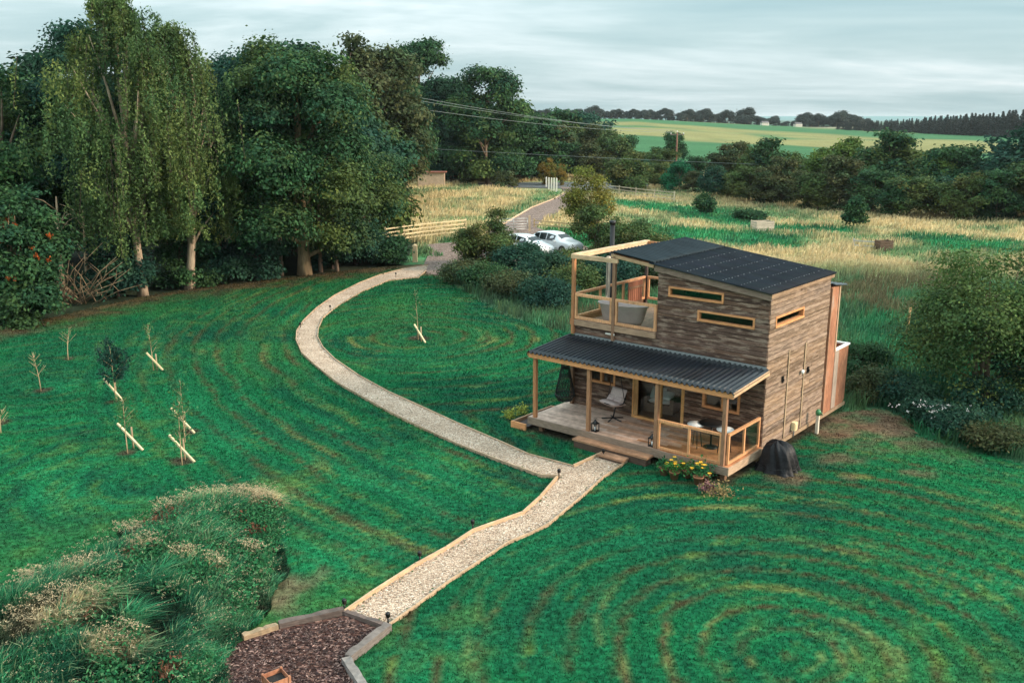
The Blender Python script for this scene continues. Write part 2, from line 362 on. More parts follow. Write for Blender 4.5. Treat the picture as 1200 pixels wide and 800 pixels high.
def ground_col(x, y):
    d = np.hypot(x, y); c = meadow_col(x, y)
    n = fbm(x, y, 60, 2); az = x/np.maximum(y, 1)*FOC+600
    band = .5+.5*np.sin(d*.022+n*4+az*.004)
    f = lerp(FIELD_A, FIELD_B, sstep(.5, .75, band*.6+n*.4)); f = lerp(f, np.array(f)*1.35, sstep(.3, .7, vnoise(x, y, 9, 9))*.35)
    c = lerp(c, f, sstep(150, 200, d))
    c = lerp(c, (.04, .09, .05), sstep(640, 760, d))
    wood = ((x < -4) & (y > 44) & (y < 76) & (x < -7.5+0*y)) | ((x < -22) & (y > 40))
    c = np.where(wood[..., None], lerp((.035, .026, .018), (.02, .045, .025), n), c)
    return c
def build_ground():
    az = np.concatenate([np.arange(-34, 34.01, .3), np.arange(38, 326, 6)])*math.pi/180
    r = np.concatenate([[.5, 4, 8], np.arange(11, 60, .45), 60*1.012**np.arange(0, 200), [800, 1000, 1300, 1700, 2300, 3200, 4500, 6000]])
    A, Rr = np.meshgrid(az, r); x = Rr*np.sin(A); y = Rr*np.cos(A)
    z = terrain(x, y)-.06+(fbm(x, y, 9, 7)-.5)*.05*sstep(40, 90, Rr)
    z = z-.35*(inpoly(x, y, lawn_poly) & (polydist(x, y, lawn_poly) > .6))
    n, m = x.shape; V = np.c_[x.ravel(), y.ravel(), z.ravel()]; C = ground_col(x.ravel(), y.ravel())
    i, j = np.meshgrid(np.arange(n-1), np.arange(m)); i = i.ravel(); j = j.ravel(); j2 = (j+1) % m
    F = np.c_[i*m+j, i*m+j2, (i+1)*m+j2, (i+1)*m+j][:, ::-1]
    tag(mesh_np('ground', V, F, C, M['ground'], smooth=True), kind='structure')
build_ground()
def build_lawn():
    s = .17; xs = np.arange(-34, 32, s); ys = np.arange(10, 68, s); X, Y = np.meshgrid(xs, ys)
    ins = inpoly(X, Y, lawn_poly)
    Z = lawn_z(X, Y); idx = np.arange(X.size).reshape(X.shape)
    q = ins[:-1, :-1] & ins[1:, :-1] & ins[1:, 1:] & ins[:-1, 1:]
    q &= ~(inpoly(X[:-1, :-1]+s/2, Y[:-1, :-1]+s/2, path_poly) & (polydist(X[:-1, :-1]+s/2, Y[:-1, :-1]+s/2, path_poly) > .3))
    F = np.c_[idx[:-1, :-1][q], idx[:-1, 1:][q], idx[1:, 1:][q], idx[1:, :-1][q]]
    used = np.unique(F); mp = np.full(X.size, -1); mp[used] = np.arange(len(used))
    x = X.ravel()[used]; y = Y.ravel()[used]; z = Z.ravel()[used]
    inp = inpoly(x, y, path_poly) & (polydist(x, y, path_poly) > .02); z = np.where(inp, -.06, z)
    inb = inpoly(x, y, bed_poly); z = np.where(inb, -.12, z)
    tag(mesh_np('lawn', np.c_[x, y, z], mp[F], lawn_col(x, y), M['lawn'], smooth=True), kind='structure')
build_lawn()
# ------------------------------------------------------------------ paths, drive, road, bed
def flat(name, P, z, mat, kind='structure'):
    me = bpy.data.meshes.new(name); me.from_pydata([(p[0], p[1], z) for p in P], [], [tuple(range(len(P)))]); me.materials.append(mat)
    if me.polygons[0].normal.z < 0: me.flip_normals()
    me.update(); return tag(link(name, me), kind=kind)
flat('path', path_poly, .025, M['gravel'])
flat('bark_bed', bed_poly, .03, M['mulch'])
flat('driveway', gpoly([(497, 309), (505, 292), (494, 287), (530, 284), (560, 279), (588, 264), (622, 244), (650, 233), (663, 226), (656, 219), (684, 220), (678, 230), (668, 242), (640, 256), (628, 266), (690, 290), (680, 330), (560, 322), (500, 322)]), .012, M['drive'])
flat('road', gpoly([(560, 214), (654, 213.5), (760, 215), (760, 219.5), (684, 222.5), (653, 220.5), (560, 219)]), .008, M['road'])
T_L = (.64, .285, .12); T_M = (.43, .19, .085); T_D = (.20, .11, .065); T_G = (.20, .165, .14); T_DK = (.07, .045, .035)
def vc(c, a=.12):
    k = 1+random.uniform(-a, a); return (c[0]*k, c[1]*k, c[2]*k)
def edging(P, h0, h1, w, label, col):
    m = MB()
    for p, q in zip(P[:-1], P[1:]):
        d = np.array(q)-np.array(p); L = np.hypot(*d)
        if L < .05: continue
        d = d/L*.01
        m.beam((p[0]-d[0], p[1]-d[1], (h0+h1)/2), (q[0]+d[0], q[1]+d[1], (h0+h1)/2), w, h1-h0, vc(col))
    tag(m.build('path_edging', M['timber_h']), label, 'path edging', 'timber boards edging the gravel path')
edging(pathA_out, -.03, .075, .035, 'timber edging board along the outer lawn side of the curving gravel path', (.42, .29, .19))
edging(pathA_in, -.03, .07, .035, 'timber edging board round the inner island side of the curving gravel path', (.42, .29, .19))
edging(pathB_left, -.03, .11, .05, 'pale timber edging on the left of the straight gravel path down to the bark bed', (.50, .34, .21))
edging(pathB_right, -.03, .06, .035, 'timber edging on the right of the straight gravel path down to the bark bed', (.42, .29, .19))
edging(spur, -.03, .10, .05, 'short timber edging where the gravel path turns to the cabin steps', (.50, .34, .21))
dk = gpoly([(588, 264), (622, 244), (650, 233), (663, 225)]); edging(dk, -.02, .12, .12, 'pale kerb along the far grassy side of the driveway', (.55, .4, .27))
def sleeper(p, q, w, h, label, col, z0=0.0):
    a = gnd(*p); b = gnd(*q); m = MB()
    n = 10; A = Vector((*a, z0)); B = Vector((*b, z0)); d = (B-A).normalized(); r = Vector((-d.y, d.x, 0))
    vs = []; fs = []
    for i in range(n+1):
        c = A.lerp(B, i/n); e = [random.uniform(-.012, .012) for _ in range(4)]
        vs += [c+r*(w/2+e[0])-Vector((0, 0, .06)), c+r*(w/2-.015+e[1])+Vector((0, 0, h+e[1])), c-r*(w/2-.015+e[2])+Vector((0, 0, h+e[2])), c-r*(w/2+e[3])-Vector((0, 0, .06))]
    for i in range(n): fs += [(i*4+k, i*4+(k+1) % 4, i*4+4+(k+1) % 4, i*4+4+k) for k in range(4)]
    fs += [(0, 1, 2, 3), (n*4+3, n*4+2, n*4+1, n*4)]
    m.add(vs, fs, col); tag(m.build('sleeper', M['timber_h']), label, 'sleeper', 'timber sleepers round the bark bed')
sleeper((403, 719), (327, 736), .17, .14, 'dark topped sleeper at the back of the bark bed beside the path end', (.10, .075, .065))
sleeper((325, 737), (285, 750), .16, .13, 'pale split sleeper at the back left of the bark bed by the tall grass', (.30, .21, .13))
sleeper((405, 720), (452, 736), .14, .10, 'thin grey board across the end of the gravel path', (.14, .10, .085))
sleeper((455, 738), (408, 775), .19, .15, 'weathered grey sleeper slanting from the path end along the bark bed', (.17, .14, .125))
sleeper((406, 778), (428, 812), .19, .15, 'weathered grey sleeper running off the bottom of the photo beside the bark bed', (.22, .195, .18))
# ------------------------------------------------------------------ the cabin
L_, D_, P_ = 6.77, 4.385, 2.12
roofz = lambda u: 5.0-.1213*u
cabin = thing('wooden_cabin', 'two storey weathered timber cabin with dark sheet roofs, veranda and open roof deck', 'cabin', (HX, HY, 0), -HA)
C_SHADE = (.125, .072, .052); C_LIT = (.235, .16, .115)  # same cladding twice: shaded walls darker, sun-facing side painted lighter
def clad(T, a0, a1, z0, z1, holes, col, topf=None, bh=.135):
    m = MB()
    def cuts(za, zb, lo, hi, tol=.018):
        seg = [(lo, hi)]
        for h in holes:
            if h[2] < zb-tol and h[3] > za+tol:
                seg = [s for x in seg for s in ((x[0], min(x[1], h[0])), (max(x[0], h[1]), x[1])) if s[1]-s[0] > .01]
        return seg
    def bx(a, b, za, zb, o0, o1, c):
        p = [T(a, o0, za), T(b, o0, za), T(b, o1, za), T(a, o1, za), T(a, o0, zb), T(b, o0, zb), T(b, o1, zb), T(a, o1, zb)]
        m.add(p, [(3, 2, 1, 0), (4, 5, 6, 7), (0, 1, 5, 4), (1, 2, 6, 5), (2, 3, 7, 6), (3, 0, 4, 7)], c)
    br = sorted(set([z0, z1]+[z for h in holes for z in h[2:4] if z0 < z < z1]+([3.12]+[float(q) for q in np.arange(4.86, z1, .05)] if topf else [])))
    for za, zb in zip(br[:-1], br[1:]):                         # sheathing
        hi = a1; lo = a0
        if topf: lo, hi = topf(za, zb+.06)
        for s in cuts(za, zb, lo, hi): bx(s[0], s[1], za, zb, -.07, -.012, (.012, .01, .009))
    z = z0
    while z < z1-.02:
        zt = min(z+bh, z1); lo, hi = (a0, a1) if not topf else topf(z, zt)
        # rows crossing the top or foot of an opening are split there so the boards stop at the frame
        zz = sorted(set([z, zt]+[e for h in holes for e in h[2:4] if z+.015 < e < zt-.015]))
        zz[0] = z
        seed = random.random()
        for za, zb in zip(zz[:-1], zz[1:]):
            for s in cuts(za, zb, lo, hi):
                x = s[0]
                while x < s[1]-.01:
                    e = min(s[1], x+random.uniform(1.8, 4.8))
                    if s[1]-e < .4: e = s[1]
                    k = random.uniform(.6, 1.35); h = random.uniform(-.06, .1)
                    bx(x+.001, e-.002, za+(.009 if za == z else 0), zb-.008, -.01, .008+random.uniform(0, .018), (col[0]*k*(1+h*.5), col[1]*k, col[2]*k*(1-h)))
                    x = e
        z = zt
    return m
holesF = [(-3.26, -1.43, 4.50, 4.82), (-2.25, -.42, 3.89, 4.22), (-6.18, -5.08, 1.33, 2.1), (-4.42, -2.56, .42, 2.35), (-1.95, -.73, 1.28, 2.1)]
holesS = [(.38, 2.37, 3.92, 4.25)]
TF = lambda a, o, z: (a, -o, z); TS = lambda a, o, z: (o, a, z); TL = lambda a, o, z: (-L_-o, a, z); TR = lambda a, o, z: (a, D_+o, z); TI = lambda a, o, z: (-3.63-o, a, z)
def topF(za, zb):
    lo = -L_ if zb <= 3.14 else -3.63
    return lo, min(0, -((zb+za)/2+.12-5.0)/.1213) if zb > 4.88 else 0
clad(TF, -L_, 0, .3, 5.26, holesF, C_SHADE, topF).build('wall', M['clad'], cabin)
clad(TS, .014, D_, .3, 4.9, holesS, C_LIT).build('wall', M['clad'], cabin)
clad(TL, .0, D_, .3, 3.1, [], C_SHADE).build('wall', M['clad'], cabin)
clad(TR, -L_, 0, .3, 4.9, [(-L_-.1, -3.63, 3.12, 6)], C_SHADE).build('wall', M['clad'], cabin)
clad(TI, 0, D_, 3.16, 5.3, [(.6, 1.5, 3.16, 5.05)], C_SHADE).build('wall', M['clad'], cabin)
MB().box(-3.62, -3.58, .6, 1.5, 3.16, 5.05, T_D).build('door', M['timber_v'], cabin)
m = MB(); m.box(-L_+.08, -.08, .08, D_-.08, .38, .43, (.30, .16, .08)); m.build('floor', M['timber_h'], cabin)
m = MB(); m.box(-L_+.08, -.08, D_-.16, D_-.1, .43, 2.7, (.24, .15, .09)); m.box(-L_+.08, -.08, .08, D_-.08, 2.72, 2.8, (.22, .14, .09)); m.box(-L_+.08, -L_+.12, .08, D_-.1, .43, 2.7, (.2, .12, .08)); m.box(-.12, -.08, .08, D_-.1, .43, 2.7, (.2, .12, .08))
m.box(-3.5, -.1, .3, .34, 2.82, 2.86, T_D); m.build('lining', M['timber_h'], cabin)
m = MB(); m.box(-3.5, -.1, 2.4, 2.45, 2.85, 4.8, (.06, .045, .035)); m.build('partition', M['timber_h'], cabin)
# trim boards at the corners and foot
m = MB(); m.box(.012, .05, .0, 6.46, .19, .298, (.33, .22, .14)); m.build('skirting_board', M['timber_h'], cabin)
for v in (1.48, 2.69):
    m = MB(); m.box(.026, .048, v-.025, v+.025, .33, 3.08, (.44, .31, .20)); m.build('batten', M['timber_v'], cabin)
m = MB(); m.box(.024, .032, 2.735, 2.77, .3, 3.1, (.02, .015, .012)); m.build('door_gap', M['void'], cabin)
for v, z in ((3.0, 2.15), (1.12, 2.25)):
    m = MB(); m.box(.025, .06, v-.04, v+.04, z-.1, z+.1); m.box(.06, .085, v-.02, v+.02, z-.04, z+.02); m.build('latch', M['black'], cabin)
m = MB(); m.lathe([(0, 0), (.05, .0), (.075, .03), (.06, .07), (0, .08)], (0, 0, 0), 12)
k = m.build('knob', M['white'], cabin); k.location = (.045, 2.48, 2.2); k.rotation_euler = (0, R(90), 0)
m = MB(); m.box(.026, .15, 2.03, 2.23, .42, .68, (.78, .62, .36)); m.box(.15, .165, 2.06, 2.2, .46, .64, (.7, .55, .33)); m.tube([(.08, 2.13, .42), (.08, 2.13, .2)], .02, 6, (.2, .2, .2)); m.build('meter_box', M['timber_v'], cabin)
for u, v in ((-.25, .3), (-.25, 2.2), (-.25, 4.2), (-.3, 6.2), (-3.4, .4), (-6.4, .4), (-6.4, 4.0), (-3.4, 4.0), (-.2, -1.9), (-3.3, -1.9), (-6.6, -1.9)):
    m = MB(); m.box(u-.07, u+.07, v-.07, v+.07, -.05, .3 if v > -1 else .25, T_D); m.build('support_leg', M['timber_v'], cabin)
# windows
def window(T, a0, a1, z0, z1, fw=.06, mull=(), col=T_L, proud=.035, hand=False):
    def bx(m, a, b, za, zb, o0, o1, c=None):
        p = [T(a, o0, za), T(b, o0, za), T(b, o1, za), T(a, o1, za), T(a, o0, zb), T(b, o0, zb), T(b, o1, zb), T(a, o1, zb)]
        m.add(p, [(3, 2, 1, 0), (4, 5, 6, 7), (0, 1, 5, 4), (1, 2, 6, 5), (2, 3, 7, 6), (3, 0, 4, 7)], c)
    m = MB()
    bx(m, a0, a1, z0, z0+fw, -.1, proud+.01, vc(col)); bx(m, a0, a1, z1-fw, z1, -.1, proud, vc(col))
    bx(m, a0, a0+fw, z0+fw, z1-fw, -.1, proud, vc(col)); bx(m, a1-fw, a1, z0+fw, z1-fw, -.1, proud, vc(col))
    for q in mull: bx(m, q-.045, q+.045, z0+fw, z1-fw, -.09, proud-.008, vc(col))
    w = m.build('window', M['timber_h'], cabin)
    g = MB(); bx(g, a0+fw, a1-fw, z0+fw, z1-fw, -.055, -.045); g.build('glass', M['glass'], w); return w
window(TF, *holesF[0]); window(TF, *holesF[1]); window(TS, *holesS[0])
window(TF, *holesF[2], .07, (-5.63,)); window(TF, *holesF[4], .08, (-1.28,))
d = window(TF, -4.42, -2.56, .42, 2.35, .1, (-3.42,), (.68, .36, .14)); d.name = 'glazed_door'; d['label'] = 'glazed sliding door in a fresh timber frame, orange raised to imitate a warm glow'  # frame colour raised in place of the warm glow under the porch
m = MB(); m.box(-4.36, -4.2, -.06, -.02, .55, 2.3, (.5, .27, .11)); m.build('door_leaf', M['timber_v'], d)
m = MB(); m.beam((-3.5, -.05, 1.3), (-3.5, -.05, 1.5), .03, .03); m.build('handle', M['black'], d)
# main roof : corrugated across v, falling along u
def corr(name, parent, u0, u1, v0, v1, zf, period, amp, along, mat, cols, th=.012, nl=6):
    vs = []; fs = []; cs = []
    if along == 'u':                                       # ridges run along u, wave in v
        n = int((v1-v0)/period*8); A = np.linspace(v0, v1, n+1); B = np.linspace(u0, u1, nl+1)
        P = lambda a, b: (b, a, zf(b, a)+amp*math.sin(2*math.pi*a/period))
    else:
        n = int((u1-u0)/period*8); A = np.linspace(u0, u1, n+1); B = np.linspace(v0, v1, nl+1)
        P = lambda a, b: (a, b, zf(a, b)+amp*math.sin(2*math.pi*a/period))
    for a in A:
        for b in B: vs.append(P(a, b)); cs.append(cols(a, b))
    k = len(B)
    for i in range(len(A)-1):
        for j in range(k-1): fs.append((i*k+j, (i+1)*k+j, (i+1)*k+j+1, i*k+j+1))
    me = bpy.data.meshes.new(name); me.from_pydata(vs, [], fs); at = me.attributes.new('col', 'FLOAT_COLOR', 'POINT')
    at.data.foreach_set('color', np.c_[np.array(cs), np.ones(len(cs))].ravel().astype(np.float32))
    me.polygons.foreach_set('use_smooth', [True]*len(fs)); me.materials.append(mat); me.update(); o = link(name, me, parent)
    s = o.modifiers.new('th', 'SOLIDIFY'); s.thickness = th; return o
RB = (.012, .016, .022); RB2 = (.019, .028, .034)
VS = 3.05*0+.0
rf = corr('roof', cabin, -3.9, .10, -.15, D_+.2, lambda u, v: roofz(u), .13, .024, 'u', M['roof_bit'], lambda a, b: tuple(x*(.85+.3*random.random()) for x in RB))
corr('roof_sheet', rf, -5.3, -3.75, -.15, D_+.2, lambda u, v: roofz(u)+.03, .2, .03, 'u', M['roof_bit'], lambda a, b: RB2)
m = MB()
for u in np.arange(-4.95, .1, .58):
    for v in np.arange(-.05, D_+.15, .19): m.box(u-.011, u+.011, v-.011, v+.011, roofz(u)+.01, roofz(u)+.032, (.22, .23, .24))
tag(m.build('roof_screws', M['roof'], rf), kind='stuff')
m = MB()
for v in np.arange(-.0, D_+.1, .73): m.beam((-5.25, v+.05, roofz(-5.25)-.085), (.0, v+.05, roofz(0)-.085), .05, .13, vc(T_M))
for u in (-5.2, -4.4, -3.7): m.beam((u, -.05, roofz(u)-.045), (u, D_+.1, roofz(u)-.045), .06, .04, vc(T_M))
m.build('rafters', M['timber_h'], rf)
m = MB(); m.beam((-3.75, -.055, roofz(-3.75)-.125), (.06, -.055, roofz(.06)-.125), .04, .19, (.24, .165, .125)); m.beam((-5.3, -.10, roofz(-5.3)-.075), (-3.75, -.10, roofz(-3.75)-.075), .04, .1, (.45, .28, .16)); m.build('barge_board', M['timber_h'], rf)
m = MB(); m.box(.03, .075, -.1, D_+.12, 4.86, 4.965, (.30, .19, .12)); m.build('fascia', M['timber_h'], rf)
# porch roof
pz = lambda u, v: 2.615+.17*(v+2.22)/2.22
pr = corr('porch_roof', cabin, -6.97, .14, -2.24, -.02, pz, .165, .04, 'v', M['roof'], lambda a, b: tuple(x*(.9+.2*random.random()) for x in (.010, .014, .020)))
m = MB(); m.box(-6.93, .09, -2.19, -2.145, 2.43, 2.58, T_L); m.box(-6.93, .09, -1.1, -1.04, 2.56, 2.64, T_M); m.build('beam', M['timber_h'], pr)
for u, c in ((.11, (.58, .37, .22)), (-6.95, T_M)):
    m = MB(); m.beam((u, -2.2, 2.535), (u, -.03, 2.7), .04, .13, c); m.build('fascia', M['timber_h'], pr)
m = MB()
for u in np.arange(-6.3, 0, .9): m.beam((u, -2.14, 2.515), (u, -.05, 2.675), .05, .1, vc(T_M))
m.build('rafters', M['timber_h'], pr)
m = MB(); m.box(-6.75, .02, -.045, -.024, 2.76, 2.86, (.28, .30, .33)); m.build('flashing', M['galv'], pr)
for u, v, c in ((-6.75, -2.06, T_M), (-4.68, -2.06, (.36, .18, .095)), (-2.30, -2.06, (.30, .155, .085)), (-.17, -2.06, (.29, .155, .09)), (-6.72, -.12, T_D)):
    m = MB(); m.box(u-.055, u+.055, v-.055, v+.055, .455, 2.43 if v < -1 else 2.68, c); m.build('post', M['timber_v'], cabin)
# deck
m = MB(); y = -P_
while y < -.02:
    e = min(y+.14, -.018); x = -6.98
    while x < .03:
        x2 = min(x+random.uniform(1.6, 3.2), .03)
        t = sstep(-4.6, -1.8, (x+x2)/2); c = lerp((.54, .385, .305), (.44, .19, .085), t); k = random.uniform(.82, 1.15)  # pink-tan to orange-brown timber, raised to stand in for the warm porch glow
        m.box(x+.002, x2-.002, y+.003, e-.003, .41, .45+random.uniform(-.003, .003), tuple(c*k)); x = x2
    y += .14
dko = m.build('deck', M['timber_h'], cabin)
m = MB(); m.box(-6.98, .045, -P_-.045, -P_-.003, .22, .447, (.24, .17, .125)); m.box(.032, .072, -P_-.045, .0, .22, .447, (.40, .27, .18)); m.box(-6.99, -6.95, -P_, -.02, .22, .405, T_D)
for v in (-.5, -1.2): m.box(-6.9, 0, v, v+.05, .26, .405, T_D)
m.build('deck_frame', M['timber_h'], dko)
def railing(pts, z0, z1, n, parent, glassy=True, col=T_L, w=.07):
    (ax, ay), (bx_, by) = pts; m = MB(); A = Vector((ax, ay, 0)); B = Vector((bx_, by, 0)); d = (B-A).normalized()
    Z = lambda p, z: (p.x, p.y, z)
    m.beam(Z(A, z1-w/2), Z(B, z1-w/2), w, w, vc(col)); m.beam(Z(A, z0+w/2), Z(B, z0+w/2), w*.9, w, vc(col))
    for i in range(n+1):
        p = A.lerp(B, i/n)
        if i == 0: p = p+d*w*.45
        if i == n: p = p-d*w*.45
        m.beam(Z(p, z0+w), Z(p, z1-w), w*.88, w*.88, vc(col))
    o = m.build('railing', M['timber_v'], parent)
    if glassy:
        g = MB(); g.beam(Z(A+d*.05, (z0+z1)/2), Z(B-d*.05, (z0+z1)/2), .008, z1-z0-2*w); g.build('glass_panel', M['glass'], o)
    return o
railing(((-2.24, -2.06), (-.225, -2.06)), .47, 1.36, 2, cabin, col=(.60, .29, .135)); railing(((-.07, -2.0), (-.07, -.05)), .47, 1.36, 2, cabin, col=(.60, .29, .135))
m = MB(); m.box(-4.95, -2.3, -2.52, -2.17, .21, .27, (.36, .19, .11)); m.box(-4.9, -2.35, -2.5, -2.2, -.02, .205, (.09, .055, .04)); m.build('step', M['timber_h'], cabin)
m = MB(); m.box(-3.78, -2.9, -2.86, -2.535, .09, .15, (.33, .18, .11)); m.box(-3.74, -2.94, -2.83, -2.55, -.03, .088, (.09, .055, .04)); m.build('step', M['timber_h'], cabin)
# upper deck
m = MB(); m.box(-L_-.02, -3.64, -.10, -.02, 3.14, 3.33, (.37, .235, .15)); m.box(-L_-.09, -L_-.012, -.1, D_, 3.14, 3.33, T_M); m.box(-L_, -3.64, 0, D_, 3.1, 3.16, (.33, .2, .14)); m.build('upper_deck', M['timber_h'], cabin)
railing(((-6.69, -.06), (-5.25, -.06)), 3.36, 4.2, 1, cabin, col=(.60, .30, .15), w=.085); railing(((-5.12, -.06), (-3.62, -.06)), 3.36, 4.2, 1, cabin, col=(.60, .30, .15), w=.085)
railing(((-6.74, .02), (-6.74, D_-.1)), 3.36, 4.2, 3, cabin, False, col=(.56, .28, .14), w=.08); railing(((-6.66, D_-.04), (-3.7, D_-.04)), 3.36, 4.2, 2, cabin, False, col=(.56, .28, .14), w=.08)
for u, v, z0, z1, c, w in ((-6.76, -.06, 2.84, 5.33, T_M, .1), (-5.185, -.06, 2.84, 5.55, (.27, .15, .09), .1), (-6.72, D_-.05, 3.16, 5.33, (.06, .04, .035), .09), (-5.2, D_-.05, 3.16, 5.5, T_D, .08)):
    m = MB(); m.box(u-w/2, u+w/2, v-w/2-.01, v+w/2, z0, z1, c); m.build('post', M['timber_v'], cabin)
m = MB(); m.box(-6.84, -5.05, -.13, -.04, 5.335, 5.47, (.56, .37, .22)); m.box(-6.86, -6.68, -.03, D_+.05, 5.34, 5.48, (.60, .41, .25)); m.box(-6.67, -5.1, D_-.1, D_-.02, 5.34, 5.46, T_M); m.build('beam', M['timber_h'], cabin)
m = MB(); m.box(-5.45, -5.1, -.118, -.105, 3.02, 3.07, (.6, .57, .5)); m.build('vent_strip', M['timber_h'], cabin)
# rear annex of rusty sheets
m = MB(); m.box(-2.2, .02, D_+.09, 5.22, .3, 4.52); m.build('rusty_panel', M['rust'], cabin)
m = MB()
for a, b, c, d_ in ((-1.7, .01, 5.225, 5.26), (-1.7, .01, 6.42, 6.46), (-1.7, -1.66, 5.26, 6.42), (-.03, .01, 5.26, 6.42)): m.box(a, b, c, d_, .3, 2.3)
m.build('rusty_panel', M['rust'], cabin)
m = MB(); m.box(.012, .028, 5.24, 5.58, .32, 2.28, (.40, .31, .25)); m.build('pale_strip', M['timber_v'], cabin)
m = MB()
for a, b, c, d_ in ((-1.74, .05, 5.22, 5.31), (-1.74, .05, 6.38, 6.5), (-1.74, -1.62, 5.31, 6.38), (-.06, .05, 5.31, 6.38)): m.box(a, b, c, d_, 2.303, 2.36)
m.build('rim', M['white'], cabin)
m = MB(); m.box(-1.65, -.04, 5.27, 6.4, 1.7, 1.72, (.015, .012, .01)); m.build('lining', M['void'], cabin)  # near-black sheet across the open box below its rim
corr('annex_roof', cabin, -2.3, .13, D_+.06, 5.62, lambda u, v: 4.66-.13*(v-D_), .15, .02, 'v', M['roof'], lambda a, b: RB)
m = MB(); m.box(.022, .05, D_+.10, D_+.17, .3, 4.5, (.33, .17, .10)); m.box(.022, .045, 5.13, 5.22, 2.3, 4.5, (.46, .3, .2)); m.build('batten', M['timber_v'], cabin)
# flue outside the left wall
m = MB(); fv = 2.45
m.tube([(-6.98, fv, .3), (-6.98, fv, 6.2)], .085, 12); m.tube([(-6.98, fv, 6.2), (-6.98, fv, 6.32)], .11, 12); m.tube([(-6.98, fv, 5.3), (-6.98, fv, 5.36)], .1, 12); m.build('flue', M['black'], cabin)
m = MB(); m.box(-7.6, -7.0, -2.26, -2.2, -.02, .2, T_L); m.box(-7.6, -7.54, -2.195, -.1, -.02, .2, (.33, .2, .12)); m.box(-7.535, -7.0, -.16, -.1, -.02, .2, T_M); m.box(-7.53, -7.0, -2.195, -.165, -.02, .1, (.05, .035, .03)); m.build('raised_bed', M['timber_h'], cabin)

def at_house(name, label, cat, u, v, z, rz=0, group=None): return thing(name, label, cat, hw(u, v, z), -HA+rz, group)
def onh(px, py, z):
    x, y = gnd(px, py, z); dx, dy = x-HX, y-HY; return dx*cA-dy*sA, dx*sA+dy*cA
# bath on the roof deck
t = at_house('bathtub', 'freestanding pinkish bath tub on the open roof deck', 'bathtub', -5.42, .85, 3.16, R(8))
m = MB(); m.lathe([(.05, .04), (.62, .04), (.72, .2), (.83, .62), (.90, .68), (.92, .70), (.90, .715), (.84, .70), (.78, .5), (.66, .15), (.1, .1)], (0, 0, 0), 28, sy=.44); m.build('basin', M['tub'], t)
m = MB()
for sx in (-1, 1):
    for sy in (-1, 1): m = MB(); m.tube([(sx*.5, sy*.2, .0), (sx*.52, sy*.2, .1)], [.035, .05], 8); m.build('foot', M['black'], t)
t = at_house('shower_post', 'pale upright shower post behind the bath on the roof deck', 'shower post', -6.42, 1.42, 3.16)
m = MB(); m.box(-.05, .05, -.05, .05, 0, 2.1, (.6, .5, .4)); m.build('post', M['timber_v'], t)
m = MB(); m.tube([(0, -.07, .8), (0, -.07, 1.9), (0, -.25, 2.0)], .015, 6); m.lathe([(0, 0), (.09, 0), (.02, .04)], (0, -.27, 1.96), 10); m.build('shower_head', M['galv'], t)
t = at_house('slatted_screen', 'reddish slatted timber screen leaning on the far rail of the roof deck', 'screen', -6.55, 3.35, 3.16)
m = MB()
for i in range(7): m.box(-.02, .02, -.45+i*.13, -.45+i*.13+.11, .06, 1.0, vc((.27, .105, .06)))
m.build('slats', M['timber_v'], t); m = MB(); m.box(.022, .05, -.46, .46, .2, .28, T_D); m.build('crossbar', M['timber_h'], t); m = MB(); m.box(.022, .05, -.46, .46, .75, .83, T_D); m.build('crossbar', M['timber_h'], t)
t = at_house('garden_armchair', 'low wooden armchair with pale cushion at the back of the roof deck', 'armchair', -4.75, 3.3, 3.16, R(20))
m = MB()
for x in (-.32, .32):
    for y in (-.3, .3): m.box(x-.03, x+.03, y-.03, y+.03, 0, .62 if y < 0 else .9, T_D)
    m.box(x-.05, x+.05, -.36, .34, .62, .66, T_M)
m.box(-.3, .3, -.28, .3, .28, .33, T_D); m.build('frame', M['timber_v'], t)
m = MB(); m.box(-.28, .28, -.28, .24, .335, .45); m.box(-.28, .28, .2, .3, .45, .9); m.build('cushion', M['cushion'], t)
# veranda furniture
u, v = -4.72, -.65
t = at_house('hanging_chair', 'hanging chair with pale padded cushions swinging on the veranda', 'hanging chair', u, v, .45, R(-10)); t.scale = (.86, .86, .93)
m = MB()
for k in range(5):
    a = k*2*math.pi/5; m.tube([(0, 0, .06), (.42*math.cos(a), .42*math.sin(a), .02)], .022, 6)
m.tube([(0, 0, .05), (0, .1, .35), (0, .22, .5)], .025, 6); m.build('base', M['black'], t)
m = MB(); n = 14
for k in range(n+1):
    a = math.pi*k/n; m.tube([(.42*math.cos(a), .02-.36*math.sin(-a)*-1*0+.05, .62+.0), (.36*math.cos(a), .12+.22*math.sin(a), .5), (.2*math.cos(a), .1+.1*math.sin(a), .42)], .012, 5)
m.tube([(.43*math.cos(x), .05+.4*math.sin(x), .62+.35*max(0, math.sin(x))) for x in np.linspace(0, 2*math.pi, 25)], .02, 6)
for sx in (-1, 1): m.tube([(sx*.4, .15, .75), (sx*.22, .12, 1.5), (0, .1, 2.08)], .014, 6)
m.build('seat_shell', M['black'], t)
def pillow(m, c, a, b, th, tilt=0.0, n=14):
    vs = []; ca, sa = math.cos(tilt), math.sin(tilt)
    for s in (1, -1):
        for i in range(n+1):
            for j in range(n+1):
                x = -1+2*i/n; y = -1+2*j/n; z = s*th*max(0, (1-x**4)*(1-y**4))**.5; yy = y*b
                vs.append((c[0]+x*a, c[1]+yy*ca-z*sa, c[2]+yy*sa+z*ca))
    fs = []; q = (n+1)**2
    for s in (0, 1):
        for i in range(n):
            for j in range(n):
                f = (s*q+i*(n+1)+j, s*q+(i+1)*(n+1)+j, s*q+(i+1)*(n+1)+j+1, s*q+i*(n+1)+j+1); fs.append(f if s == 0 else f[::-1])
    m.add(vs, fs, None, True)
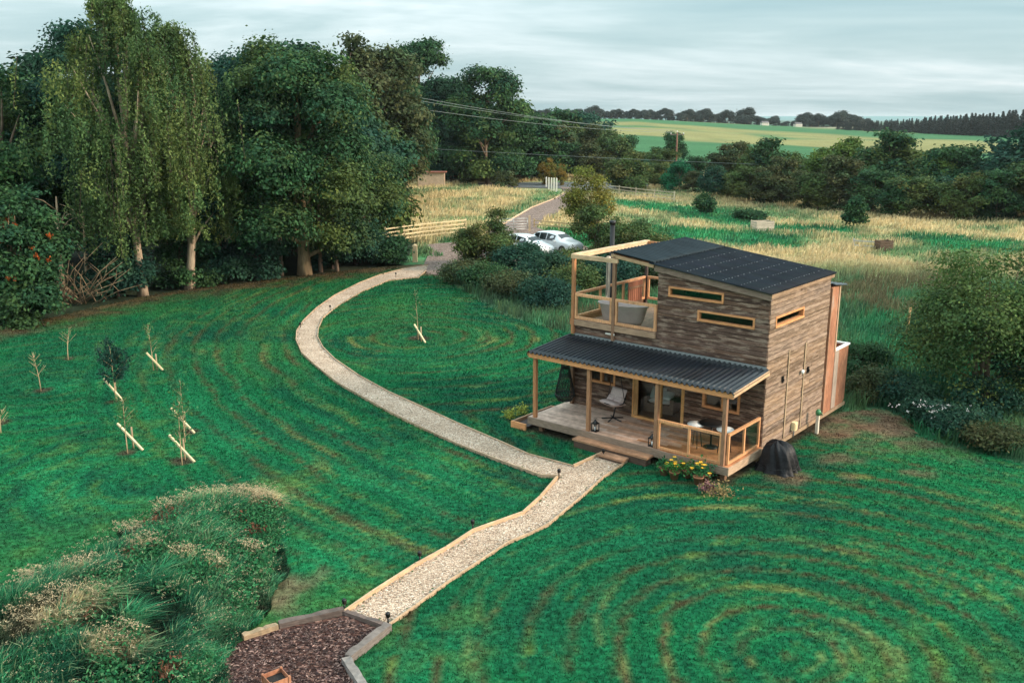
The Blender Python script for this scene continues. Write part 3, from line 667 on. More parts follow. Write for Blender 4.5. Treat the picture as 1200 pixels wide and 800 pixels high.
m = MB(); pillow(m, (0, -.05, .6), .42, .3, .09, R(-8)); pillow(m, (0, .22, .82), .36, .26, .09, R(62)); pillow(m, (-.18, .08, .72), .17, .14, .06, R(40)); pillow(m, (.17, .08, .72), .17, .14, .06, R(40)); m.build('cushions', M['cushion'], t)
u, v = -6.55, -.75
t = at_house('net_swing', 'dark netting swing seat hanging from the left end of the veranda', 'swing seat', u, v, .45)
m = MB(); prof = [(.02, 1.95), (.06, 1.8), (.13, 1.45), (.22, 1.0), (.30, .65), (.32, .45), (.22, .3), (.05, .25)]
for k in range(20):
    a = 2*math.pi*k/20; m.tube([(r*math.cos(a+.25*i), r*math.sin(a+.25*i), z) for i, (r, z) in enumerate(prof)], .009, 4)
    m.tube([(r*math.cos(a-.25*i), r*math.sin(a-.25*i), z) for i, (r, z) in enumerate(prof)], .009, 4)
m.tube([(.32*math.cos(x), .32*math.sin(x), .5) for x in np.linspace(0, 2*math.pi, 25)], .02, 6); m.build('netting', M['black'], t)
m = MB(); m.tube([(0, 0, 1.95), (0, 0, 2.1)], .012, 6); m.build('rope', M['black'], t)
TBL = onh(833, 497, 1.2)
t = at_house('bistro_table', 'dark round bistro table between two white topped stools on the veranda', 'table', -1.12, -.95, .45)
m = MB(); m.lathe([(0, .72), (.36, .72), (.37, .735), (.36, .75), (0, .75)], n=24); m.build('table_top', M['black'], t)
m = MB(); m.tube([(0, 0, .02), (0, 0, .72)], .03, 8); m.lathe([(0, 0), (.22, 0), (.2, .03), (.03, .05)], n=16); m.build('pedestal', M['black'], t)
for (px, py), lb in (((815.6, 496.5), 'white topped stool on the left of the dark bistro table'), ((850, 503), 'white topped stool by the corner post right of the bistro table')):
    uu, vv = onh(px, py, 1.15)
    t = at_house('stool', lb, 'stool', uu, vv, .45, 0, 'stools on the veranda')
    m = MB(); m.lathe([(0, .66), (.22, .66), (.245, .68), (.25, .7), (.235, .72), (0, .725)], n=20); m.build('seat', M['white'], t)
    for k in range(4):
        a = math.pi/4+k*math.pi/2; m = MB(); m.tube([(.12*math.cos(a), .12*math.sin(a), .66), (.2*math.cos(a), .2*math.sin(a), 0)], .014, 6); m.build('leg', M['black'], t)
for (u, v), lb in (((-4.5, -1.95), 'black lantern at the foot of the second veranda post'), ((-2.47, -1.97), 'black lantern at the foot of the veranda post beside the railing')):
    t = at_house('lantern', lb, 'lantern', u, v, .452, 0, 'lanterns on the deck edge')
    m = MB(); m.box(-.09, .09, -.09, .09, 0, .03); m.box(-.09, .09, -.09, .09, .24, .27)
    for x in (-.08, .08):
        for y in (-.08, .08): m.box(x-.01, x+.01, y-.01, y+.01, .03, .24)
    m.lathe([(.1, .27), (.03, .34), (.03, .37), (0, .37)], n=8); m.build('frame', M['black'], t)
    m = MB(); m.lathe([(0, .031), (.03, .031), (.03, .14), (0, .145)], n=10); m.build('candle', M['white'], t)
    m = MB(); m.tube([(.06*math.cos(x), 0, .37+.06*math.sin(x)) for x in np.linspace(0, math.pi, 9)], .006, 5); m.build('handle', M['black'], t)
# inside, seen through the glass
t = at_house('armchair', 'armchair heaped with white cushions inside the glazed door', 'armchair', -3.9, 1.0, .43, R(10))
m = MB(); m.box(-.45, .45, -.4, .4, .1, .38, (.2, .13, .09)); m.box(-.45, .45, .28, .45, .38, .85, (.2, .13, .09)); m.box(-.5, -.38, -.4, .4, .1, .6, (.2, .13, .09)); m.box(.38, .5, -.4, .4, .1, .6, (.2, .13, .09)); m.build('frame', M['timber_h'], t)
m = MB(); pillow(m, (0, -.05, .46), .36, .34, .1); pillow(m, (-.15, -.02, .66), .25, .2, .1, R(50)); pillow(m, (.18, -.12, .62), .22, .18, .09, R(35)); m.build('cushions', M['white'], t)
t = at_house('pendant_lamp', 'large white drum lampshade hanging behind the glazed door', 'lamp', -3.25, .95, 2.72)
m = MB(); m.lathe([(.30, -.95), (.40, -.5), (.39, -.5), (.29, -.95)], n=24); m.lathe([(0, -.93), (.3, -.93)], n=24); m.build('lamp_shade', M['white'], t); m = MB(); m.tube([(0, 0, 0), (0, 0, -.93)], .012, 6); m.build('cord', M['black'], t)
t = at_house('dining_table', 'brown dining table inside the cabin behind the right window', 'table', -1.4, 1.6, .43)
m = MB(); m.box(-.6, .6, -.4, .4, .72, .76, T_L); m.build('table_top', M['timber_h'], t)
for x in (-.55, .55):
    for y in (-.35, .35): m = MB(); m.box(x-.03, x+.03, y-.03, y+.03, 0, .72, T_M); m.build('leg', M['timber_v'], t)
# things round the cabin
bx_, by_ = hw(.62, -.25)[:2]
t = thing('covered_barbecue', 'barbecue under a black tarpaulin cover beside the cabin corner', 'barbecue cover', (bx_, by_, 0), -HA)
m = MB(); n = 72; prof = [(.56, 0), (.52, .05), (.47, .25), (.43, .45), (.40, .6), (.35, .7), (.24, .78), (.1, .83), (0, .84)]; vs = []; fs = []
for i, (r, z) in enumerate(prof):
    for k in range(n):
        a = 2*math.pi*k/n; f = 1+(.22*abs(math.sin(a*2.5+z*1.2))**.6+.16*abs(math.sin(a*5.5+1+z*2.5))+.06*math.sin(a*13+z*9)-.22)*(1-z*.55); sq = 1/max(abs(math.cos(a)), abs(math.sin(a)))**.5
        vs.append((r*f*sq*math.cos(a)+.04*math.sin(z*4), r*f*sq*.85*math.sin(a), z*(1+.05*math.sin(a*3))))
for i in range(len(prof)-1): fs += [(i*n+k, i*n+(k+1) % n, (i+1)*n+(k+1) % n, (i+1)*n+k) for k in range(n)]
m.add(vs, fs, None, True); m.build('tarpaulin', M['plastic_black'], t)
m = MB(); m.tube([(.53*math.cos(x)*1.1, .46*math.sin(x)*1.1, .16+.02*math.sin(5*x)) for x in np.linspace(0, 2*math.pi, 33)], .008, 5); m.build('cord', M['black'], t)
sx, sy = hw(.3, 3.45)[:2]
t = thing('standpipe', 'white standpipe with green tap cap beside the cabin side wall', 'standpipe', (sx, sy, 0), -HA)
m = MB(); m.box(-.045, .045, -.045, .045, 0, .62, (.66, .58, .47)); m.build('post', M['timber_v'], t)
m = MB(); m.lathe([(0, .62), (.08, .62), (.09, .72), (.05, .8), (0, .81)], n=10, col=(.06, .22, .09)); m.tube([(0, 0, .7), (.12, 0, .7), (.13, 0, .63)], .018, 6, (.06, .2, .09)); m.build('tap', M['roof'], t)

# small plants
def leaves_np(P, size, nrm=None, asp=.55, r=None, up=.0):
    """diamond leaf faces at points P; returns V, F"""
    r = r or rng; n = len(P); a = r.normal(size=(n, 3))
    if nrm is not None: a -= nrm*(a*nrm).sum(1)[:, None]*.8
    a[:, 2] -= up; a /= np.linalg.norm(a, axis=1)[:, None]+1e-9
    b = r.normal(size=(n, 3)); b -= a*(a*b).sum(1)[:, None]
    if nrm is not None: b -= nrm*(b*nrm).sum(1)[:, None]*.7; b -= a*(a*b).sum(1)[:, None]
    b /= np.linalg.norm(b, axis=1)[:, None]+1e-9
    s = (np.broadcast_to(size, (n,))*r.uniform(.5, 1.5, n))[:, None]
    V = np.stack([P-a*s*.5, P+b*s*asp*.5-a*s*.08, P+a*s*.5, P-b*s*asp*.5-a*s*.08], 1).reshape(-1, 3)
    return V, np.arange(4*n).reshape(n, 4)
def foliage(name, P, C, size, parent, nrm=None, asp=.55, r=None, mat='leaf', up=0.0):
    V, F = leaves_np(P, size, nrm, asp, r, up); return mesh_np(name, V, F, np.repeat(C, 4, 0), M[mat], parent)
def pot_plant(px, py, name, label, h, w, leafc, petals=None, pet=None, pot=True, z=0.0, group=None):
    x, y = gnd(px, py+7, z); h *= .72; t = thing(name, label, 'plant', (x, y, 0), 0, group)
    if pot:
        m = MB(); m.lathe([(0, 0), (.10, 0), (.14, .2), (.155, .2), (.155, .23), (.13, .23), (.12, .2), (0, .19)], n=14); m.build('pot', M[pet if pet in ('terracotta', 'black') else 'terracotta'], t)
    b = .2 if pot else 0
    n = 260; P = rng.normal(size=(n, 3))*np.array([w*.4, w*.4, h*.28])+np.array([0, 0, b+h*.5]); P[:, 2] = np.maximum(P[:, 2], b*.6+.03)
    C = np.array(leafc)*rng.uniform(.6, 1.4, (n, 1)); foliage('foliage', P, C, .075, t)
    if petals:
        n = petals[0]; P = rng.normal(size=(n, 3))*np.array([w*.36, w*.36, h*.14])+np.array([0, 0, b+h*.88])
        m = MB()
        for p in P:
            for k in range(6):
                a = k*math.pi/3; m.add([tuple(p), (p[0]+.05*math.cos(a-.4), p[1]+.05*math.sin(a-.4), p[2]+.02), (p[0]+.065*math.cos(a), p[1]+.065*math.sin(a), p[2]+.015), (p[0]+.05*math.cos(a+.4), p[1]+.05*math.sin(a+.4), p[2]+.02)], [(0, 1, 2, 3)])
        m.build('blossoms', petals[1], t)
    return t
gr = 'pots along the front of the deck'
pot_plant(778, 549, 'flower_pot', 'pot of plain green leaves nearest the steps in front of the deck', .38, .3, (.03, .12, .05), group=gr)
pot_plant(790, 554, 'flower_pot', 'pot of bushy yellow flowers in front of the deck, left of the two yellow ones', .42, .42, (.05, .17, .04), (9, M['petal_y']), group=gr)
pot_plant(805, 552, 'flower_pot', 'pot of faded brownish leaves between the two yellow flower pots', .36, .3, (.09, .12, .03), group=gr)
pot_plant(818, 560, 'flower_pot', 'pot of tall yellow flowers in front of the deck, right of the brownish pot', .62, .42, (.04, .15, .05), (11, M['petal_y']), group=gr)
pot_plant(826, 557, 'flower_pot', 'pot of dark green leaves behind the tall yellow flowers', .4, .3, (.02, .10, .05), group=gr)
t = pot_plant(842, 573, 'straw_grass_tuft', 'straw coloured ornamental grass below the front corner of the deck', .45, .55, (.28, .20, .09), pot=False)
pot_plant(829, 568, 'heather_plant', 'small pinkish heather beside the straw coloured grass at the deck corner', .3, .3, (.2, .10, .10), pot=False)
pot_plant(598, 483, 'yellow_shrub', 'small yellow green shrub left of the deck, outermost of two', .42, .26, (.34, .36, .07), pot=False, group='yellow shrubs by the deck')
pot_plant(612, 478, 'yellow_shrub', 'small yellow green shrub nearer to the left deck post', .42, .26, (.30, .33, .07), pot=False, group='yellow shrubs by the deck')
# path lights
pl = [((464, 325), 'inner bend near the top of the path'), ((387, 364), 'left bend of the path'), ((352, 385), 'outermost left bend of the path'), ((655, 561), 'corner where the path meets the straight'), ((707, 537), 'right by the cabin steps'), ((554, 622), 'left kink of the straight path'), ((492, 660), 'left edge halfway down the straight path'), ((404, 717), 'left end of the path by the bark bed'), ((455, 733), 'right end of the path by the bark bed')]
for (px, py), w in pl:
    x, y = gnd(px, py); t = thing('path_light', 'small black path light at the '+w, 'path light', (x, y, .0), 0, 'path lights')
    m = MB(); m.tube([(0, 0, -.02), (0, 0, .2)], .018, 8); m.build('stake', M['black'], t)
    m = MB(); m.lathe([(0, .2), (.045, .2), (.05, .26), (.055, .265), (.03, .3), (0, .305)], n=12); m.build('lamp_head', M['black'], t)
# rusty brazier in the bark bed
x, y = gnd(325, 815); t = thing('fire_pit', 'rusty square steel fire pit standing on the bark mulch', 'fire pit', (x, y, .03), R(38))
m = MB(); a = .17
for (p, q) in (((-a, -a), (a, -a)), ((a, -a), (a, a)), ((a, a), (-a, a)), ((-a, a), (-a, -a))):
    m.beam((p[0], p[1], .2), (q[0], q[1], .2), .012, .34)
m.build('body', M['rust'], t)
m = MB(); m.box(-a+.01, a-.01, -a+.01, a-.01, .28, .29); m.build('ash', M['void'], t)  # near-black sheet closing the square opening
for p in ((-a, -a), (a, -a), (a, a), (-a, a)): m = MB(); m.box(p[0]-.02, p[0]+.02, p[1]-.02, p[1]+.02, 0, .385); m.build('leg', M['rust'], t)
# ------------------------------------------------------------------ cars
def make_car(label, x, y, rz, L=4.2, W=1.78, H=1.5):
    t = thing('parked_car', label, 'car', (x, y, .01), rz, 'white cars parked on the drive')
    xs = np.array([-2.1, -2.06, -1.95, -1.55, -1.0, -.3, .25, .55, 1.05, 1.5, 1.9, 2.06, 2.1])*L/4.2
    top = [.72, .95, 1.12, 1.42, 1.49, 1.5, 1.46, 1.36, 1.0, .93, .82, .68, .55]
    belt = [.68, .85, .93, .95, .94, .92, .91, .90, .90, .86, .76, .62, .5]
    wid = [.62, .76, .82, .87, .89, .89, .89, .89, .88, .86, .80, .70, .55]
    rw = [.5, .66, .66, .62, .62, .63, .63, .62, .72, .74, .68, .58, .45]
    vs = []; fs = []; K = 13
    for X, tz, bz, w, r_ in zip(xs, top, belt, wid, rw):
        half = [(0, .2), (w*.85, .2), (w, .34), (w*1.0, .6), (w*.985, bz), (r_, tz-.05), (r_*.8, tz)]
        ring = half+[(0, tz+.015)]+[(-a, b) for a, b in half[:0:-1]]
        vs += [(X, a*W/1.78, b*H/1.5) for a, b in ring]; K = len(ring)
    for i in range(len(xs)-1):
        for k in range(K): fs.append((i*K+k, i*K+(k+1) % K, (i+1)*K+(k+1) % K, (i+1)*K+k))
    fs += [tuple(range(K))[::-1], tuple((len(xs)-1)*K+k for k in range(K))]
    m = MB(); m.add(vs, fs, None, True); b = m.build('body', M['car'], t)
    s = b.modifiers.new('s', 'SUBSURF'); s.levels = 1; s.render_levels = 2
    V = np.array(vs).reshape(len(xs), K, 3)
    def glass_strip(name, i0, i1, k0, k1, out, sh=.93):
        q = [Vector(V[i0, k0]), Vector(V[i1, k0]), Vector(V[i1, k1]), Vector(V[i0, k1])]; c = sum(q, Vector())/4
        g = MB(); n = (q[1]-q[0]).cross(q[3]-q[0]).normalized()
        if n.dot(c-Vector((0, 0, .6))) < 0: n = -n
        g.add([c+(p-c)*sh+n*out for p in q]+[c+(p-c)*sh-n*.02 for p in q], [(0, 1, 2, 3), (0, 4, 5, 1), (1, 5, 6, 2), (2, 6, 7, 3), (3, 7, 4, 0)]); g.build(name, M['darkglass'], t)
    for k0, k1 in ((4, 5), (K-4, K-5)):
        glass_strip('side_window', 3, 4, k0, k1, .012, .86); glass_strip('side_window', 4, 5, k0, k1, .012, .9); glass_strip('side_window', 5, 7, k0, k1, .012, .9)
    glass_strip('windscreen', 7, 8, 6, K-6, .02, .93); glass_strip('rear_window', 1, 3, 6, K-6, -.01, .9)
    for X in (-1.28, 1.3):
        for s_ in (-1, 1):
            w = MB(); w.lathe([(.18, -.1), (.31, -.1), (.33, -.06), (.33, .06), (.31, .1), (.18, .1)], n=20); o = w.build('wheel', M['rubber'], t); o.location = (X*L/4.2, s_*.80*W/1.78, .33); o.rotation_euler = (R(90), 0, 0)
            q = MB(); q.lathe([(0, .06), (.05, .09), (.18, .085), (.2, .1)], n=20); q.lathe([(0, -.06), (.05, -.09), (.18, -.085), (.2, -.1)], n=20); q.build('rim', M['galv'], o)
    for s_ in (-1, 1):
        m = MB(); m.lathe([(0, .0), (.13, 0), (.11, .05), (0, .07)], n=12, sx=.7); o = m.build('headlight', M['galv'], t); o.location = (1.9, s_*.58, .66); o.rotation_euler = (0, R(75), s_*R(25))
        m = MB(); m.box(-.06, .06, -.09, .09, -.06, .06); o = m.build('wing_mirror', M['car'], t); o.location = (.62, s_*.98, .96)
        m = MB(); m.box(-.03, .03, -.1, .1, -.1, .1, (.3, .01, .01)); o = m.build('tail_light', M['roof'], t); o.location = (-2.02, s_*.62, .8)
    m = MB(); m.box(-.02, .02, -.42, .42, -.08, .08); o = m.build('grille', M['black'], t); o.location = (2.06, 0, .42)
    return t
hd = math.atan2(-.70, .72)
x, y = gnd(657, 296); make_car('white hatchback parked nearest the cabin, on the right of the pair', x-.3, y+.5, hd)
x, y = gnd(620, 300); make_car('white hatchback half hidden by the dark hawthorn, on the left of the pair', x-.2, y+.6, hd+.06)

# ------------------------------------------------------------------ fences, gate, posts
def fence(label, pts, h, rails, gap, name='post_and_rail_fence', col=(.60, .47, .28), pw=.12, rw=.035, rh=.1, z0=0.0):
    t = thing(name, label, 'fence', (pts[0][0], pts[0][1], z0)); O = Vector((pts[0][0], pts[0][1], 0))
    P = [Vector((p[0], p[1], 0))-O for p in pts]
    for a, b in zip(P[:-1], P[1:]):
        n = max(1, round((b-a).length/gap))
        for i in range(n+1):
            if i == 0 and a is not P[0]: continue
            c = a.lerp(b, i/n); m = MB(); m.box(c.x-pw/2, c.x+pw/2, c.y-pw/2, c.y+pw/2, -.1, h+.06, vc(col)); m.build('post', M['timber_v'], t)
        d = (b-a).normalized(); r = Vector((d.y, -d.x, 0))*(pw/2+rw/2)
        for k in range(rails):
            z = h*(k+.75)/rails; m = MB(); m.beam(a+r+Vector((0, 0, z)), b+r+Vector((0, 0, z)), rw, rh, vc(col)); m.build('rail', M['timber_h'], t)
    return t
fence('pale timber post and rail fence between the meadow and the parking area', [gnd(452, 285.5), gnd(495, 279), gnd(546, 273.5)], 1.25, 4, 2.7)
fence('low timber rail fence on the right side behind the white cars', [gnd(626, 266), gnd(655, 269), gnd(690, 272)], .7, 2, 2.6, col=(.5, .36, .2))
fence('distant rail fence running right from the gatepost below the hedge', [gnd(687, 224), gnd(707, 226), gnd(745, 231), gnd(790, 236)], 1.15, 3, 3.2, col=(.42, .36, .27))
fence('dark red rail fence along the far edge of the tan meadow under the trees', [at_dist(478, 150), at_dist(542, 150), at_dist(610, 152)], 1.6, 2, 3.5, col=(.22, .09, .06))
a, b = gnd(586, 272), gnd(606, 271.5); t = thing('field_gate', 'grey galvanised bar gate beside the drive behind the hawthorn', 'gate', (a[0], a[1], 0))
A = Vector((0, 0, 0)); B = Vector((b[0]-a[0], b[1]-a[1], 0)); B = B*1.6
m = MB()
for z in (.25, .45, .66, .9, 1.15): m.tube([A+Vector((0, 0, z)), B+Vector((0, 0, z))], .025, 6)
for f in (0, .5, 1): m.tube([A.lerp(B, f)+Vector((0, 0, .22)), A.lerp(B, f)+Vector((0, 0, 1.17))], .028, 6)
m.tube([A+Vector((0, 0, .25)), A.lerp(B, .5)+Vector((0, 0, 1.15))], .022, 6); m.build('bars', M['galv'], t)
for p in (A-B.normalized()*.2, B+B.normalized()*.2): m = MB(); m.box(p.x-.08, p.x+.08, p.y-.08, p.y+.08, -.1, 1.4, (.5, .38, .24)); m.build('post', M['timber_v'], t)
for i, (px, py) in enumerate([(640.2, 219), (643.2, 221), (646.2, 222.5), (649.2, 224), (652.2, 225.5)]):
    x, y = gnd(px, py); m = MB(); m.box(-.1, .1, -.1, .1, -.1, 1.35+.12*i, (.70, .66, .58)); m.lathe([(.09, 1.35+.12*i), (0, 1.45+.12*i)], n=8, col=(.7, .66, .58)); o = m.build('white_post', M['timber_v']); o.location = (x, y, 0)
    tag(o, 'white timber marker post in the row left of the drive entrance', 'post', 'white posts at the drive entrance')
x, y = gnd(682, 223); m = MB(); m.box(-.13, .13, -.13, .13, -.1, 1.55, (.72, .68, .6)); m.box(-.15, .15, -.15, .15, 1.552, 1.6, (.72, .68, .6)); o = m.build('gatepost', M['timber_v']); o.location = (x, y, 0); tag(o, 'single white gatepost on the right of the drive entrance', 'post')
x, y = gnd(486.5, 306); m = MB(); m.box(-.16, .16, -.16, .16, -.1, 1.1, (.42, .33, .2)); m.lathe([(.2, 1.1), (0, 1.22)], n=4, col=(.42, .33, .2)); o = m.build('gatepost', M['timber_v']); o.location = (x, y, 0); tag(o, 'short thick timber post beside the top end of the gravel path', 'post')
# utility poles and wires
def pole(px, D, ztop, label):
    x, y = at_dist(px, D); zb = float(terrain(x, y)); t = thing('utility_pole', label, 'utility pole', (x, y, zb), 0)
    m = MB(); m.tube([(0, 0, -.2), (0, 0, ztop-zb)], [.17, .12], 10, (.20, .10, .07)); m.build('pole', M['bark'], t)
    m = MB(); m.beam((-1.1, 0, ztop-zb-.35), (1.1, 0, ztop-zb-.35), .12, .14, (.16, .13, .11)); m.build('crossarm', M['timber_h'], t)
    for dx in (-1, 0, 1): m = MB(); m.lathe([(0, 0), (.06, .02), (.09, .1), (.05, .2), (0, .22)], (dx, 0, ztop-zb-.28 if dx else ztop-zb), 8); m.build('insulator', M['white'], t)
    return (x, y, ztop)
p1 = pole(789, 150, topz(153, 150), 'wooden power pole standing out against the hedge beyond the meadow')
p0 = pole(330, 100, 14.0, 'wooden power pole hidden among the trees left of the meadow')
def wire(a, b, sag, label):
    m = MB(); pts = []
    for i in range(41):
        f = i/40; pts.append((a[0]+(b[0]-a[0])*f, a[1]+(b[1]-a[1])*f, a[2]+(b[2]-a[2])*f-4*sag*f*(1-f)))
    m.tube(pts, .019, 5); tag(m.build('power_line', M['wire']), label, 'cable', 'overhead wires')
for dx, dz, w in ((-1, -.05, 'lowest'), (0, .25, 'topmost'), (1, -.05, 'middle')):
    wire((p0[0]+dx*.8, p0[1]+dx*.9, p0[2]+dz+dx*.7), (p1[0]+dx, p1[1], p1[2]+dz), 1.0, w+' overhead wire crossing the dark trees to the power pole')
qx, qy = at_dist(600, 140); wire((*at_dist(420, 135), topz(166, 135)), (*at_dist(1260, 110), topz(200, 110)), .4, 'long low wire crossing in front of the hedge')
# little shelters and boxes
x, y = at_dist(507, 136); t = thing('field_shelter', 'low pale walled field shelter with reddish roof at the far meadow edge', 'shelter', (x, y, 0))
m = MB(); m.box(-1.9, 1.9, -.9, .9, 0, 2.0, (.42, .31, .22)); m.build('wall', M['timber_h'], t); m = MB(); m.box(-3.6, 2.2, -1.1, 1.1, 2.02, 2.14, (.25, .10, .07)); m.build('roof', M['timber_h'], t)
m = MB(); m.box(-3.5, -3.3, -.9, -.7, 0, 2.02, T_D); m.build('post', M['timber_v'], t)
def crate(px, py, w, h, label, col):
    x, y = gnd(px, py); t = thing('timber_crate', label, 'crate', (x, y, 0), R(12)); m = MB(); n = 4
    for i in range(n):
        z0 = h*i/n; m.box(-w/2, w/2, -w*.35, -w*.35+.03, z0+.02, z0+h/n-.02, vc(col)); m.box(-w/2, w/2, w*.35-.03, w*.35, z0+.02, z0+h/n-.02, vc(col)); m.box(-w/2, -w/2+.03, -w*.35+.031, w*.35-.031, z0+.02, z0+h/n-.02, vc(col)); m.box(w/2-.03, w/2, -w*.35+.031, w*.35-.031, z0+.02, z0+h/n-.02, vc(col))
    m.build('slats', M['timber_h'], t); m = MB()
    for sx in (-1, 1):
        for sy in (-1, 1): m.box(sx*(w/2-.06)-.04, sx*(w/2-.06)+.04, sy*(w*.35-.06)-.025, sy*(w*.35-.06)+.025, 0, h+.05, col)
    m.build('corner_post', M['timber_v'], t)
crate(893, 270, 1.7, .85, 'pale timber crate standing in the green strip of the meadow', (.50, .42, .33)); crate(1035, 294, 1.1, .8, 'dark brown weathered crate at the right of the meadow', (.12, .075, .05))
fence('low pale rails beside the brown crate in the meadow', [gnd(1000, 291), gnd(1028, 293)], .7, 2, 2, col=(.4, .4, .36))

# ------------------------------------------------------------------ trees
BARK = (.16, .115, .08); BARK_D = (.07, .05, .04)
P_OAK = [(0.0198, 0.0618, 0.0287), (0.0272, 0.0799, 0.0331), (0.0432, 0.1013, 0.0331), (0.0148, 0.0533, 0.0354), (0.105, 0.1333, 0.0331)]
P_DARK = [(0.0173, 0.0586, 0.0398), (0.0222, 0.0693, 0.042), (0.0148, 0.0512, 0.0398), (0.0346, 0.0799, 0.0398)]
P_BIRCH = [(.065, .125, .045), (.09, .14, .045), (.05, .11, .046), (.13, .165, .048)]
P_BROWN = [(.065, .07, .03), (.05, .075, .034), (.085, .08, .032), (.04, .08, .036)]
P_HEDGE = [(.024, .072, .032), (.034, .09, .034), (.018, .06, .034), (.05, .095, .03)]
P_OLIVE = [(.075, .105, .03), (.095, .09, .028), (.06, .105, .034), (.04, .09, .034)]
P_LIME = [(.11, .16, .03), (.08, .14, .035), (.06, .12, .035)]
P_GOLD = [(.20, .13, .028), (.13, .13, .03), (.085, .12, .03), (.25, .14, .03)]
P_BRIGHT = [(.012, .11, .05), (.02, .13, .05), (.012, .085, .045)]
def pal(P, n, r, k=None):
    P = np.array(P); i = r.randint(0, len(P), n); j = r.randint(0, len(P), n); t = r.rand(n, 1); return P[i]*(1-t)+P[j]*t
def env(t, shape):
    if shape == 'round': return np.where(t > .38, np.sqrt(np.maximum(0, 1-((t-.38)/.62)**2)), .62+.38*np.sin(np.clip(t/.38, 0, 1)*math.pi/2))
    if shape == 'low': return np.sqrt(np.maximum(0, 1-t**2))*(.85+.15*np.minimum(1, t*5))
    if shape == 'cone': return (1-t)**.8*.95+.05
    if shape == 'tall': return np.where(t > .25, np.sqrt(np.maximum(0, 1-((t-.25)/.75)**1.7)), .7+.3*t/.25)
def crown_pts(r, H, hb, Rc, shape, nl, ncl, per, spread, pal_, lobe=.36, squash=.75):
    t = r.rand(nl)**.85*.93; a = np.arange(nl)*2.4+r.rand(nl)*.8
    rad = env(t, shape)*Rc*r.uniform(.45, .85, nl); lr = Rc*lobe*r.uniform(.65, 1.25, nl)*np.maximum(.62, env(t, shape))
    LC = np.c_[rad*np.cos(a), rad*np.sin(a), hb+t/.93*(H-hb)-lr*squash*sstep(.3, .9, t)]
    w = lr**2; w /= w.sum(); li = r.choice(nl, ncl, p=w)
    d = r.normal(size=(ncl, 3)); d /= np.linalg.norm(d, axis=1)[:, None]; d[:, 2] = np.where(d[:, 2] < -.5, -d[:, 2], d[:, 2])
    q = r.uniform(.55, 1.08, ncl)[:, None]
    cc = LC[li]+d*q*lr[li][:, None]*np.array([1, 1, squash])
    col = pal(pal_, nl, r)[li]*.55+pal(pal_, ncl, r)*.45; col *= r.uniform(.75, 1.3, (ncl, 1))
    ci = np.repeat(np.arange(ncl), per); n = len(ci)
    P = cc[ci]+r.normal(size=(n, 3))*spread*np.array([1, 1, .6])
    P[:, 2] = np.maximum(P[:, 2], .12)
    C = col[ci]*r.uniform(.75, 1.3, (n, 1)); nr = d[ci]+np.array([0, 0, .5]); nr /= np.linalg.norm(nr, axis=1)[:, None]
    return LC, lr, P, C, nr
def trunk_mb(r, H, hb, LC, r0, col, nb=14, stems=1):
    m = MB()
    for s in range(stems):
        ox, oy = (0, 0) if stems == 1 else (r.uniform(-.5, .5)*r0*5, r.uniform(-.5, .5)*r0*5)
        pts = []; k = 8; top = hb+(H-hb)*.72; wx, wy = r.normal(size=2)*H*.02
        for i in range(k+1):
            f = i/k; pts.append((ox+wx*math.sin(f*3), oy+wy*math.sin(f*2.4), -.1+f*top))
        m.tube(pts, [r0*(1.25 if i == 0 else 1)*(1-.82*i/k) for i in range(k+1)], 9, col)
    for j in r.permutation(len(LC))[:nb]:
        c = LC[j]; z0 = min(max(hb*.7, c[2]*.55), top*.95); b = (wx*math.sin(z0/top*3), wy*math.sin(z0/top*2.4), z0)
        mid = (b[0]+(c[0]-b[0])*.5+r.normal()*.2, b[1]+(c[1]-b[1])*.5+r.normal()*.2, b[2]+(c[2]-b[2])*.6)
        m.tube([b, mid, tuple(c)], [r0*.42, r0*.25, r0*.06], 6, col)
    return m
def tree(name, label, x, y, H, Rc, hb, P, seed, shape='round', nl=26, ncl=900, per=40, leaf=.26, spread=.42, r0=.28, bark=BARK, group=None, cat='tree', lobe=.36, z=0.0, stems=1, squash=.75):
    r = np.random.RandomState(seed); t = thing(name, label, cat, (x, y, z), 0, group)
    LC, lr, pts, C, nr = crown_pts(r, H, hb, Rc, shape, nl, ncl, per, spread, P, lobe, squash)
    foliage('crown', pts, C, leaf, t, nr, .6, r); trunk_mb(r, H, hb, LC, r0, bark, stems=stems).build('trunk', M['bark'], t); return t
